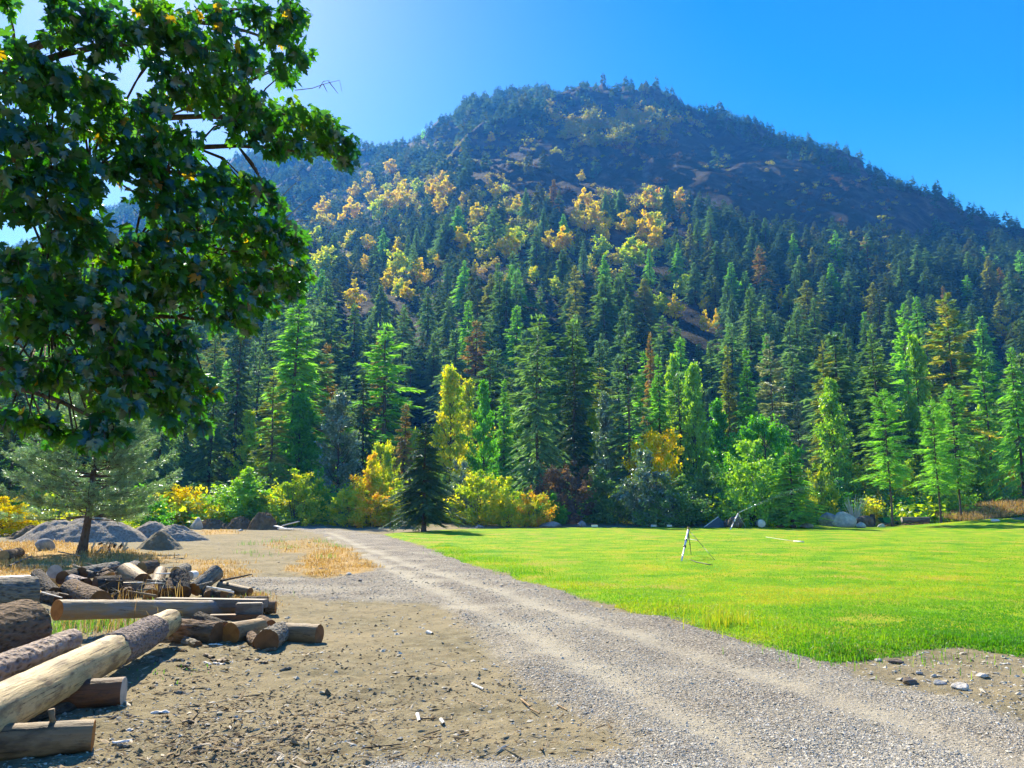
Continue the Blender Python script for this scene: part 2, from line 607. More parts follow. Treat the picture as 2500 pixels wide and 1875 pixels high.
def build_ground():
    fine = np.radians(np.arange(-41, 41.001, 0.125))
    az = np.concatenate([np.radians(np.arange(-180, -41.5, 3.0)), fine, np.radians(np.arange(42, 180.01, 3.0))])
    rr = [0.5]
    while rr[-1] < 66: rr.append(rr[-1] * (1.0075 if rr[-1] > 3 else 1.05))
    rr[-1] = 66.0
    rr = np.array(rr)
    A, Rr = np.meshgrid(az, rr)
    x, y = Rr * np.sin(A), Rr * np.cos(A)
    fl = fields(x, y)
    L, Rd, dry, tr = fl
    z = gz(x, y, fl)
    V = np.stack([x, y, z], -1).reshape(-1, 3)
    na, nr = len(az), len(rr)
    i = np.arange(nr - 1)[:, None] * na
    j = np.arange(na - 1)[None]
    Fc = np.stack([i + j, i + na + j, i + na + j + 1, i + j + 1], -1).reshape(-1, 4)[:, ::-1]
    lw, rd = L.ravel()[Fc].mean(1), Rd.ravel()[Fc].mean(1)
    cls = np.where(lw > 0, 2, np.where(rd > 0, 1, 0))
    zones = np.stack([sstep(-0.15, 0.18, Rd), dry * (1 - sstep(-.1, .1, L)), sstep(-0.04, 0.12, L), np.ones_like(L)], -1).reshape(-1, 4)
    wheel = tr.ravel()
    for c, nm, lb in ((0, "ground", "bare brown dirt yard littered with bark and wood chips"), (1, "gravel_road", "pale grey gravel track curving between the dirt yard and the lawn"),
                      (2, "lawn", "bright yellow-green mown lawn right of the gravel track")):
        f = Fc[cls == c]
        used, inv = np.unique(f, return_inverse=True)
        me = mesh_np(nm, V[used], inv.reshape(f.shape), [M_GROUND], True,
                     attrs={"zones": ('POINT', 'FLOAT_COLOR', zones[used]), "wheel": ('POINT', 'FLOAT', wheel[used])})
        tag(link(nm, me), lb, None, None, 'structure')
    # valley floor all round, out to the horizon
    a2 = np.radians(np.arange(-180, 180.01, 4.0)); r2 = np.array([66, 120, 300, 900, 1780.])
    A, Rr = np.meshgrid(a2, r2)
    V = np.stack([Rr * np.sin(A), Rr * np.cos(A), np.where(Rr < 67, -0.05, -0.6)], -1).reshape(-1, 3)
    na = len(a2)
    i = np.arange(len(r2) - 1)[:, None] * na; j = np.arange(na - 1)[None]
    Fc = np.stack([i + j, i + na + j, i + na + j + 1, i + j + 1], -1).reshape(-1, 4)[:, ::-1]
    m, nt, out = new_mat("valley_floor")
    n = noise(nt, coords(nt), 0.3, 6)
    principled(nt, out, ramp(nt, n, [(0.3, (0.05, 0.06, 0.02)), (0.7, (0.12, 0.11, 0.04))]).outputs[0], 0.95, 0.1)
    tag(link("valley_ground", mesh_np("valley_ground", V, Fc, [m], True)), None, None, None, 'structure')


def mountain_material():
    m, nt, out = new_mat("mountain_surface")
    v = coords(nt, 'Object')
    geo = nt.nodes.new("ShaderNodeNewGeometry")
    sp = nt.nodes.new("ShaderNodeSeparateXYZ"); nt.links.new(geo.outputs['Normal'], sp.inputs[0])
    n1 = noise(nt, v, 0.014, 8, 0.62); n2 = noise(nt, v, 0.12, 6, 0.65); n3 = noise(nt, v, 0.8, 5, 0.7)
    soil = ramp(nt, n1, [(0.36, (0.022, 0.035, 0.018)), (0.48, (0.045, 0.045, 0.022)), (0.56, (0.06, 0.046, 0.024)), (0.66, (0.04, 0.06, 0.022))]).outputs[0]
    soil = mixc(nt, ramp(nt, n2, [(0.42, (0, 0, 0)), (0.62, (.8, .8, .8))]).outputs[0], soil, (0.028, 0.04, 0.022))
    soil = mixc(nt, ramp(nt, n3, [(0.5, (0, 0, 0)), (0.66, (.7, .7, .7))]).outputs[0], soil, (0.065, 0.048, 0.027))
    rock = ramp(nt, n2, [(0.38, (0.025, 0.026, 0.026)), (0.52, (0.07, 0.068, 0.062)), (0.66, (0.15, 0.13, 0.11))]).outputs[0]
    steep = ramp(nt, sp.outputs[2], [(0.60, (1, 1, 1)), (0.76, (0, 0, 0))]).outputs[0]
    crag = ramp(nt, noise(nt, v, 0.022, 6, 0.7), [(0.50, (0, 0, 0)), (0.56, (1, 1, 1))]).outputs[0]
    col = mixc(nt, math_(nt, 'MAXIMUM', steep, math_(nt, 'MULTIPLY', crag, .8)), soil, rock)
    principled(nt, out, col, 0.95, 0.1, math_(nt, 'ADD', n2, math_(nt, 'MULTIPLY', n3, 0.25)), 3.5)
    return m


def build_mountain():
    az = np.radians(np.arange(-64, 64.01, 0.17))
    rr = [62.0]
    while rr[-1] < 1500: rr.append(rr[-1] + max(1.5, rr[-1] * (0.006 if rr[-1] < 1200 else 0.03)))
    rr = np.array(rr)
    A, Rr = np.meshgrid(az, rr)
    x, y = Rr * np.sin(A), Rr * np.cos(A)
    z = terr(x, y)
    z = z + 0.35 * fbm(x / 3, y / 3, 71, 3) * sstep(66, 90, Rr) - 0.15
    V = np.stack([x, y, z], -1).reshape(-1, 3)
    na = len(az)
    i = np.arange(len(rr) - 1)[:, None] * na; j = np.arange(na - 1)[None]
    Fc = np.stack([i + j, i + na + j, i + na + j + 1, i + j + 1], -1).reshape(-1, 4)[:, ::-1]
    tag(link("mountain", mesh_np("mountain", V, Fc, [mountain_material()], True)), "dark rocky mountain rising behind the forest with bare brown right flank", None, None, 'structure')


build_ground()
build_mountain()
HAZE_TOP = max(v.co.z for v in bpy.data.meshes['mountain'].vertices) + 26

# ------------------------------------------------------------------ foliage materials
ML = {}
ML['fir'] = leaf_mat("fir_needles", [(0.073, 0.160, 0.053), (0.144, 0.265, 0.066), (0.246, 0.371, 0.084)], 0.42, 0.05, 0.5, tgain=(1.7, 2.0, 0.95))
ML['fir_blue'] = leaf_mat("blue_fir_needles", [(0.086, 0.173, 0.084), (0.144, 0.265, 0.113), (0.259, 0.398, 0.161)], 0.42, 0.06, 0.5, tgain=(1.7, 2.0, 0.95))
ML['fir_olive'] = leaf_mat("olive_fir_needles", [(0.173, 0.227, 0.037), (0.316, 0.344, 0.056), (0.489, 0.425, 0.084)], 0.35, 0.05, 0.5, tgain=(1.7, 2.0, 0.95))
ML['fir_green'] = leaf_mat("fresh_fir_needles", [(0.114, 0.292, 0.037), (0.230, 0.478, 0.056), (0.402, 0.716, 0.075)], 0.4, 0.05, 0.5, tgain=(1.7, 2.0, 0.95))
ML['fir_brown'] = leaf_mat("browning_fir_needles", [(0.144, 0.212, 0.048), (0.373, 0.253, 0.075), (0.689, 0.318, 0.094)], 0.3, 0.04, 0.5, tgain=(1.7, 2.0, 0.95))
ML['fir_dark'] = leaf_mat("dark_spruce_needles", [(0.043, 0.094, 0.034), (0.073, 0.145, 0.048), (0.129, 0.212, 0.056)], 0.2, 0.05, 0.5, tgain=(1.7, 2.0, 0.95))
ML['pine'] = leaf_mat("pine_needles", [(0.090, 0.180, 0.067), (0.180, 0.301, 0.120), (0.360, 0.476, 0.286)], 0.35, 0.16, 0.35, tgain=(1.7, 2.0, 0.95))
ML['pine_gold'] = leaf_mat("pine_needles_with_gold", [(0.111, 0.243, 0.066), (0.199, 0.332, 0.078), (0.700, 0.486, 0.066)], 0.4, 0.05, 0.5, obj_var=0.1, tgain=(1.7, 2.0, 0.95))
ML['pine_grey'] = leaf_mat("grey_pine_needles", [(0.155, 0.243, 0.133), (0.287, 0.332, 0.199), (0.575, 0.508, 0.376)], 0.3, 0.1, 0.4, obj_var=0.1, tgain=(1.7, 2.0, 0.95))
ML['far'] = leaf_mat("far_fir_needles", [(0.045, 0.10, 0.045), (0.08, 0.15, 0.06), (0.13, 0.21, 0.075)], 0.3, 0.02, 0.6, tgain=(1.3, 1.4, 0.9))
ML['far_blue'] = leaf_mat("far_blue_needles", [(0.04, 0.10, 0.065), (0.07, 0.155, 0.09), (0.12, 0.21, 0.11)], 0.3, 0.02, 0.6, tgain=(1.3, 1.4, 0.9))
ML['far_olive'] = leaf_mat("far_olive_needles", [(0.06, 0.09, 0.03), (0.10, 0.14, 0.04), (0.16, 0.18, 0.05)], 0.3, 0.02, 0.6, tgain=(1.3, 1.4, 0.9))
ML['lime'] = leaf_mat("lime_leaves", [(0.12, 0.30, 0.012), (0.26, 0.52, 0.015), (0.46, 0.64, 0.02)], 0.5, 0.07, 0.4, tgain=(1.6, 1.6, 0.5))
ML['green'] = leaf_mat("green_leaves", [(0.05, 0.22, 0.01), (0.10, 0.38, 0.012), (0.20, 0.54, 0.015)], 0.5, 0.05, 0.4, tgain=(1.6, 1.6, 0.5))
ML['silver'] = leaf_mat("silvery_leaves", [(0.05, 0.11, 0.04), (0.12, 0.22, 0.09), (0.33, 0.42, 0.26)], 0.35, 0.2, 0.35, tgain=(1.6, 1.6, 0.5))
ML['yellow'] = leaf_mat("yellow_leaves", [(0.62, 0.68, 0.001), (0.88, 0.74, 0.001), (0.95, 0.62, 0.001)], 0.5, 0.0, tgain=(1.05, 1.05, 0.5))
ML['yellowgreen'] = leaf_mat("yellow_green_leaves", [(0.16, 0.36, 0.012), (0.42, 0.56, 0.012), (0.80, 0.66, 0.012)], 0.5, 0.04, patch=0.5, tgain=(1.6, 1.6, 0.5))
ML['orange'] = leaf_mat("orange_leaves", [(0.28, 0.50, 0.012), (0.70, 0.66, 0.012), (0.90, 0.42, 0.03)], 0.45, 0.03, patch=1.1, patch_scale=0.5, tgain=(1.4, 1.35, 0.4))
ML['mute'] = leaf_mat("pale_shrub_leaves", [(0.20, 0.28, 0.04), (0.40, 0.42, 0.06), (0.56, 0.36, 0.07)], 0.45, 0.0, obj_var=1.2)
ML['red'] = leaf_mat("reddish_twig_leaves", [(0.10, 0.09, 0.08), (0.16, 0.12, 0.10), (0.36, 0.18, 0.08)], 0.3, 0.03)
ML['maple'] = leaf_mat("maple_leaves", [(0.010, 0.048, 0.015), (0.021, 0.072, 0.013), (0.065, 0.13, 0.010), (0.28, 0.13, 0.012)], 0.55, 0.08, 0.34, tgain=(2.8, 4.3, 0.4), obj_var=0)
ML['grass'] = leaf_mat("grass_blades", [(0.10, 0.31, 0.005), (0.27, 0.46, 0.008), (0.52, 0.46, 0.03)], 0.5, 0.03, obj_var=0)
ML['drygrass'] = leaf_mat("dry_grass_blades", [(0.30, 0.17, 0.04), (0.52, 0.34, 0.10), (0.62, 0.48, 0.2)], 0.4, 0.04, obj_var=0, tgain=(1.1, 1.05, 0.8))
ML['weed'] = leaf_mat("weed_leaves", [(0.06, 0.19, 0.02), (0.14, 0.32, 0.03), (0.3, 0.42, 0.1)], 0.5, 0.05, obj_var=0)
M_TRUNK = bark_mat("tree_bark", (0.035, 0.028, 0.02), (0.13, 0.10, 0.075), 14, 0.3, 0.02)
M_TRUNK_PALE = bark_mat("pale_tree_bark", (0.12, 0.11, 0.09), (0.32, 0.30, 0.26), 14, 0.3, 0.02)


# ------------------------------------------------------------------ tree generators (numpy)
def kites(P, T, Nn, L, Wd, fold=0.15):
    """leaf-shaped quads: base P, direction T, normal Nn, length L, width Wd"""
    T = T / (np.linalg.norm(T, axis=1)[:, None] + 1e-9)
    B = np.cross(T, Nn); B /= np.linalg.norm(B, axis=1)[:, None] + 1e-9
    Nn = np.cross(B, T)
    L = np.asarray(L)[:, None] * np.ones((len(P), 1)); Wd = np.asarray(Wd)[:, None] * np.ones((len(P), 1))
    m = P + T * L * 0.45
    V = np.stack([P, m + B * Wd / 2 + Nn * Wd * fold, P + T * L, m - B * Wd / 2 + Nn * Wd * fold], 1).reshape(-1, 3)
    n = len(P)
    Fc = (np.arange(n)[:, None] * 4 + np.arange(4)[None])
    return V, Fc


def conifer_crown(rng, Ht, Wr, whorls, per, ns, sl, sw, droop=0.25, clear=0.08, pw=0.85, irr=0.25, gap=0.0, asym=0.0):
    """sprays along drooping branches; returns V, F, tint, branch bases/tips"""
    zf = clear + (1 - clear) * (np.arange(whorls) + rng.uniform(-.3, .3, whorls)) / whorls
    zf = np.clip(zf, clear, 0.985)
    zb = np.repeat(zf, per)
    zb = np.clip(zb + rng.uniform(-.5, .5, len(zb)) * 0.8 / whorls, clear, 0.99)
    nb = len(zb)
    az = rng.uniform(0, 2 * np.pi, nb)
    Lb = Wr * np.power(1 - zb, pw) * (1 + irr * rng.uniform(-1, .7, nb)) * np.clip(0.45 + (zb - clear) * 5, 0, 1)
    Lb *= 1 + asym * np.cos(az - 1.0)
    # irregular lobes in the outline
    Lb *= 1 + irr * 0.8 * np.sin(zb * 37 + az * 2)
    Lb = np.maximum(Lb, 0.02 * Ht)
    if gap:
        keep = rng.random(nb) > gap
        zb, az, Lb = zb[keep], az[keep], Lb[keep]; nb = len(zb)
    s = rng.uniform(0.12, 1.0, (nb, ns)) ** 0.8
    dr = droop * rng.uniform(0.6, 1.4, nb)
    d = np.stack([np.cos(az), np.sin(az)], 1)
    up = np.clip((zb - 0.6) * 1.5, -.2, 0.5)
    bz = lambda ss: zb[:, None] * Ht + Lb[:, None] * (up[:, None] * ss - dr[:, None] * ss ** 1.6 + 0.10 * dr[:, None] * ss ** 4)
    px_ = d[:, None, 0] * Lb[:, None] * s
    py_ = d[:, None, 1] * Lb[:, None] * s
    P = np.stack([px_, py_, bz(s)], -1).reshape(-1, 3)
    side = rng.choice([-1, 1], (nb, ns)) * rng.uniform(0.3, 1.1, (nb, ns))
    dx = d[:, None, 0] - d[:, None, 1] * side
    dy = d[:, None, 1] + d[:, None, 0] * side
    T = np.stack([dx, dy, -dr[:, None] * 1.4 + rng.uniform(-.35, .3, (nb, ns))], -1).reshape(-1, 3)
    Nn = rng.normal(0, 0.5, P.shape) + np.array([0, 0, 1.0])
    ll = (sl * (0.55 + 0.6 * (1 - s)) * rng.uniform(.7, 1.3, s.shape) * np.clip(Lb[:, None] / (Wr * .35), .35, 1)).ravel()
    V, Fc = kites(P, T, Nn, ll, ll * sw)
    tint = np.repeat(np.clip(rng.uniform(0, 1, nb)[:, None] * 0.5 + rng.uniform(0, .6, (nb, ns)), 0, 1).ravel(), 4)
    # leader
    k = 10
    P2 = np.stack([rng.normal(0, .008 * Ht, k), rng.normal(0, .008 * Ht, k), rng.uniform(.955, .985, k) * Ht], 1)
    V2, F2 = kites(P2, rng.normal(0, .3, (k, 3)) + [0, 0, 1], rng.normal(0, 1, (k, 3)), np.full(k, .028 * Ht), np.full(k, .008 * Ht))
    V = np.vstack([V, V2]); Fc = np.vstack([Fc, F2 + len(V) - len(V2)]); tint = np.concatenate([tint, np.full(4 * k, .5)])
    return V, Fc, tint, (zb, az, Lb, bz)


def trunk_mb(Ht, r, lean=0.0, seg=8, rng=None, top=0.97):
    mb = MB()
    z = np.linspace(-0.25, Ht * top, 14)
    rng = rng or np.random.default_rng(1)
    x = lean * z + 0.004 * Ht * np.sin(z * 9 / Ht)
    rad = r * (1 - 0.93 * np.clip(z, 0, None) / Ht) * (1 + 0.5 * np.exp(-np.clip(z, 0, None) / (r * 2.5)))
    mb.tube(np.stack([x, 0 * z, z], 1), rad, seg)
    return mb


def make_conifer(name, seed, Ht=18., Wr=3., whorls=60, per=6, ns=26, sl=0.9, sw=0.28, mat='fir', tr=0.22, sticks=True, **kw):
    rng = np.random.default_rng(seed)
    V, Fc, tint, (zb, az, Lb, bz) = conifer_crown(rng, Ht, Wr, whorls, per, ns, sl, sw, **kw)
    crown = mesh_np(name + "_crown", V, Fc, [ML[mat]], False, attrs={"tint": ('POINT', 'FLOAT', tint)})
    mb = trunk_mb(Ht, tr, rng=rng)
    if sticks:
        for k in range(0, len(zb), 2):
            if Lb[k] < 0.25 * Wr: continue
            s = np.array([0, .5, 1.0]) * 0.92
            zz = zb[k] * Ht + Lb[k] * (np.clip((zb[k] - .6) * 1.5, -.2, .5) * s - kw.get('droop', .25) * s ** 1.6)
            mb.tube(np.stack([np.cos(az[k]) * Lb[k] * s, np.sin(az[k]) * Lb[k] * s, zz], 1), [tr * .16, tr * .1, tr * .04], 4, False)
    return crown, mb.build(name + "_trunk", [M_TRUNK], True)


def blob_leaves(rng, Cn, Rd, n_each, lsz, lw=0.7, flat=0.75, up=0.5):
    """leaves through clumps centred Cn with radii Rd"""
    k = np.repeat(np.arange(len(Cn)), n_each)
    q = rng.normal(0, 1, (len(k), 3))
    q /= np.linalg.norm(q, axis=1)[:, None]
    rad = rng.uniform(0.05, 1.0, len(k)) ** 0.6
    # each clump is stretched along its own bough, outwards and up
    bd = np.stack([Cn[:, 0], Cn[:, 1], .5 * np.hypot(Cn[:, 0], Cn[:, 1]) + .4 * Rd], 1) + rng.normal(0, .5, Cn.shape) * Rd[:, None] * 1.5
    bd /= np.linalg.norm(bd, axis=1)[:, None] + 1e-9
    P = Cn[k] + q * (rad * Rd[k])[:, None] * np.array([1, 1, flat]) * .75
    P += bd[k] * (rng.normal(0, .75, len(k)) * Rd[k])[:, None]
    P += rng.normal(0, 0.16, P.shape) * Rd[k][:, None]
    T = q * 0.5 + rng.normal(0, .6, q.shape) + np.array([0, 0, -0.45])
    Nn = rng.normal(0, .7, q.shape) + np.array([0, 0, up]) + q * .4
    l = lsz * rng.uniform(.6, 1.35, len(k))
    V, Fc = kites(P, T, Nn, l, l * lw)
    ct = rng.uniform(0, 1, len(Cn))
    tint = np.repeat(np.clip(ct[k] * .55 + rng.uniform(0, .5, len(k)), 0, 1), 4)
    return V, Fc, tint


def make_leafy(name, seed, Ht=9., Wr=3., shape='round', clumps=60, n_each=90, lsz=0.22, mat='lime', tr=0.12, base=0.15, stems=1, bark=None, flat=.75, cr=0.2, lw=.7):
    rng = np.random.default_rng(seed)
    t = rng.random(clumps)
    t = (np.arange(clumps) + rng.random(clumps)) / clumps
    zf = base + (1 - base) * t
    prof = {'round': np.sqrt(np.clip(1 - ((t - .45) / .58) ** 2, 0.02, 1)), 'column': np.clip(np.minimum(t * 6 + .35, 1.15 * (1 - t) ** .55 + .06), 0, 1),
            'shrub': np.sqrt(np.clip(1 - (t * .98) ** 2.2, 0, 1)) * .95 + .05, 'spread': np.where(t > .3, np.sqrt(np.clip(1 - ((t - .6) / .45) ** 2, .04, 1)), .35)}[shape]
    az = rng.uniform(0, 2 * np.pi, clumps)
    rr = Wr * prof * np.sqrt(rng.uniform(0.1, 1, clumps)) * (1 + .22 * np.sin(az * 3 + seed) + .12 * np.sin(az * 2 + t * 9)) * rng.uniform(.6, 1.08, clumps)
    if shape in ('shrub', 'round'):
        zf = zf * (1 + .28 * np.sin(az * 2.3 + seed * 1.7) * t) * rng.uniform(.82, 1.12, clumps)
    Cn = np.stack([rr * np.cos(az), rr * np.sin(az), zf * Ht * .93], 1)
    Rd = Wr * cr * .72 * rng.uniform(.45, 1.4, clumps) * (1.15 - .45 * t)
    V, Fc, tint = blob_leaves(rng, Cn, Rd, n_each, lsz, lw, flat)
    crown = mesh_np(name + "_crown", V, Fc, [ML[mat]], False, attrs={"tint": ('POINT', 'FLOAT', tint)})
    mb = MB()
    for s in range(stems):
        a = rng.uniform(0, 6.28); o = 0 if stems == 1 else Wr * .12
        lean = 0 if stems == 1 else rng.uniform(.1, .45) * Wr / Ht
        z = np.linspace(-.2, Ht * .85, 9)
        mb.tube(np.stack([np.cos(a) * (o + lean * z), np.sin(a) * (o + lean * z), z], 1), tr * (1 - .88 * np.linspace(0, 1, 9)) * (1 if stems == 1 else .6), 7)
    for c in Cn[::2]:
        z0 = max(.08 * Ht, c[2] - .35 * math.hypot(c[0], c[1]) - .12 * Ht)
        s = np.linspace(0, 1, 4)[:, None]
        p0 = np.array([0, 0, z0])
        mb.tube(p0 + (c - p0) * s + np.array([0, 0, 1]) * (np.sin(s * np.pi) * -.03 * Ht), [tr * .32, tr * .22, tr * .14, tr * .05], 4, False)
    return crown, mb.build(name + "_trunk", [bark or M_TRUNK], True)


def place(kind_name, parts, loc, sc, rz, label, cat, group=None):
    root = empty(kind_name, loc, label, cat, group, rz)
    root.scale = sc
    for n, me in parts:
        o = link(n, me, root)
    return root


random.seed(7)
# prototypes: name -> (crown, trunk, Ht, Wr)
PROTO = {}


def proto(key, fn, Ht, Wr, **kw):
    c, t = fn(key, hash_seed(key), Ht=Ht, Wr=Wr, **kw)
    PROTO[key] = (c, t, Ht, Wr)


def hash_seed(s):
    return sum(ord(ch) * (i + 3) for i, ch in enumerate(s)) % 100003


def swap(key, new, mat):
    c, t, Ht, Wr = PROTO[key]
    c2 = c.copy(); c2.materials[0] = ML[mat]
    PROTO[new] = (c2, t, Ht, Wr)


proto('firA', make_conifer, 20., 3.2, whorls=64, per=6, ns=30, sl=.75, sw=.26, mat='fir', droop=.28, irr=.3)
proto('firB', make_conifer, 20., 4.2, whorls=52, per=6, ns=34, sl=.9, sw=.24, mat='fir_blue', droop=.38, irr=.38, gap=.12)
proto('firC', make_conifer, 20., 2.6, whorls=70, per=5, ns=26, sl=.65, sw=.28, mat='fir', droop=.5, irr=.35, gap=.1)
proto('firD', make_conifer, 20., 3.8, whorls=44, per=5, ns=32, sl=.95, sw=.22, mat='fir_blue', droop=.15, irr=.42, gap=.22, clear=.14)
for k in 'ABCD':
    for s, m in (('b', 'fir_blue'), ('o', 'fir_olive'), ('g', 'fir_green'), ('r', 'fir_brown'), ('k', 'fir_dark'), ('f', 'fir')):
        swap('fir' + k, 'fir' + k + s, m)
proto('pineT', make_conifer, 20., 3.4, whorls=34, per=5, ns=46, sl=1.0, sw=.2, mat='pine_gold', droop=.05, irr=.4, gap=.2, clear=.16, pw=.6)
swap('pineT', 'pineTg', 'pine_grey'); swap('pineT', 'pineTf', 'fir_green')
proto('youngpine', make_conifer, 9., 2.6, whorls=34, per=6, ns=52, sl=.55, sw=.12, mat='fir_green', droop=.05, irr=.35, gap=.15, clear=.3, pw=.55, tr=.11)
proto('dead', make_conifer, 18., 1.6, whorls=40, per=4, ns=9, sl=.7, sw=.08, mat='red', droop=.3, irr=.4, gap=.1)
proto('cottonA', make_leafy, 14., 2.4, shape='column', clumps=110, n_each=85, lsz=.27, mat='lime', tr=.16, base=.08, cr=.3)
proto('cottonB', make_leafy, 14., 2.6, shape='column', clumps=95, n_each=90, lsz=.27, mat='lime', tr=.16, base=.12, cr=.28)
for s, m in (('s', 'silver'), ('y', 'yellowgreen'), ('g', 'green')):
    swap('cottonB', 'cottonB' + s, m); swap('cottonA', 'cottonA' + s, m)
proto('mapleR', make_leafy, 8., 3.4, shape='spread', clumps=80, n_each=100, lsz=.27, mat='green', tr=.16, base=.25, cr=.24)
swap('mapleR', 'mapleRy', 'yellow'); swap('mapleR', 'mapleRo', 'yellowgreen')
proto('shrubA', make_leafy, 4.4, 2.6, shape='shrub', clumps=95, n_each=90, lsz=.19, mat='lime', tr=.06, base=.05, stems=5, cr=.24)
proto('shrubB', make_leafy, 4.4, 2.4, shape='round', clumps=80, n_each=90, lsz=.19, mat='yellowgreen', tr=.06, base=.04, stems=6, cr=.24)
for s, m in (('y', 'yellow'), ('o', 'orange'), ('s', 'silver'), ('g', 'green'), ('r', 'red'), ('v', 'yellowgreen'), ('l', 'lime'), ('d', 'fir')):
    swap('shrubA', 'shrubA' + s, m); swap('shrubB', 'shrubB' + s, m)


def gh(x, y):
    if math.hypot(x, y) < 66:
        return float(gz(np.array([x]), np.array([y]))[0])
    return float(terr(np.array([x]), np.array([y]))[0]) - 0.15


rngT = random.Random(11)
TREES = []


def tree(key, u, D, vtop, wpx, label, name='fir_tree', cat='fir tree', group=None, lower=0.0):
    c, t, Ht, Wr = PROTO[key]
    p = at(u, 1250, D)
    z = gh(p.x, p.y) - lower
    h = at(u, vtop, D).z - z
    s = px2m(wpx, D) / 2 / Wr
    nm = 'foliage' if name == 'shrub' else 'crown'
    tn = 'stem' if name == 'shrub' else 'trunk'
    return place(name, [(nm, c), (tn, t)], (p.x, p.y, z), (s, s, h / Ht), rngT.uniform(0, 6.28), label, cat, group)


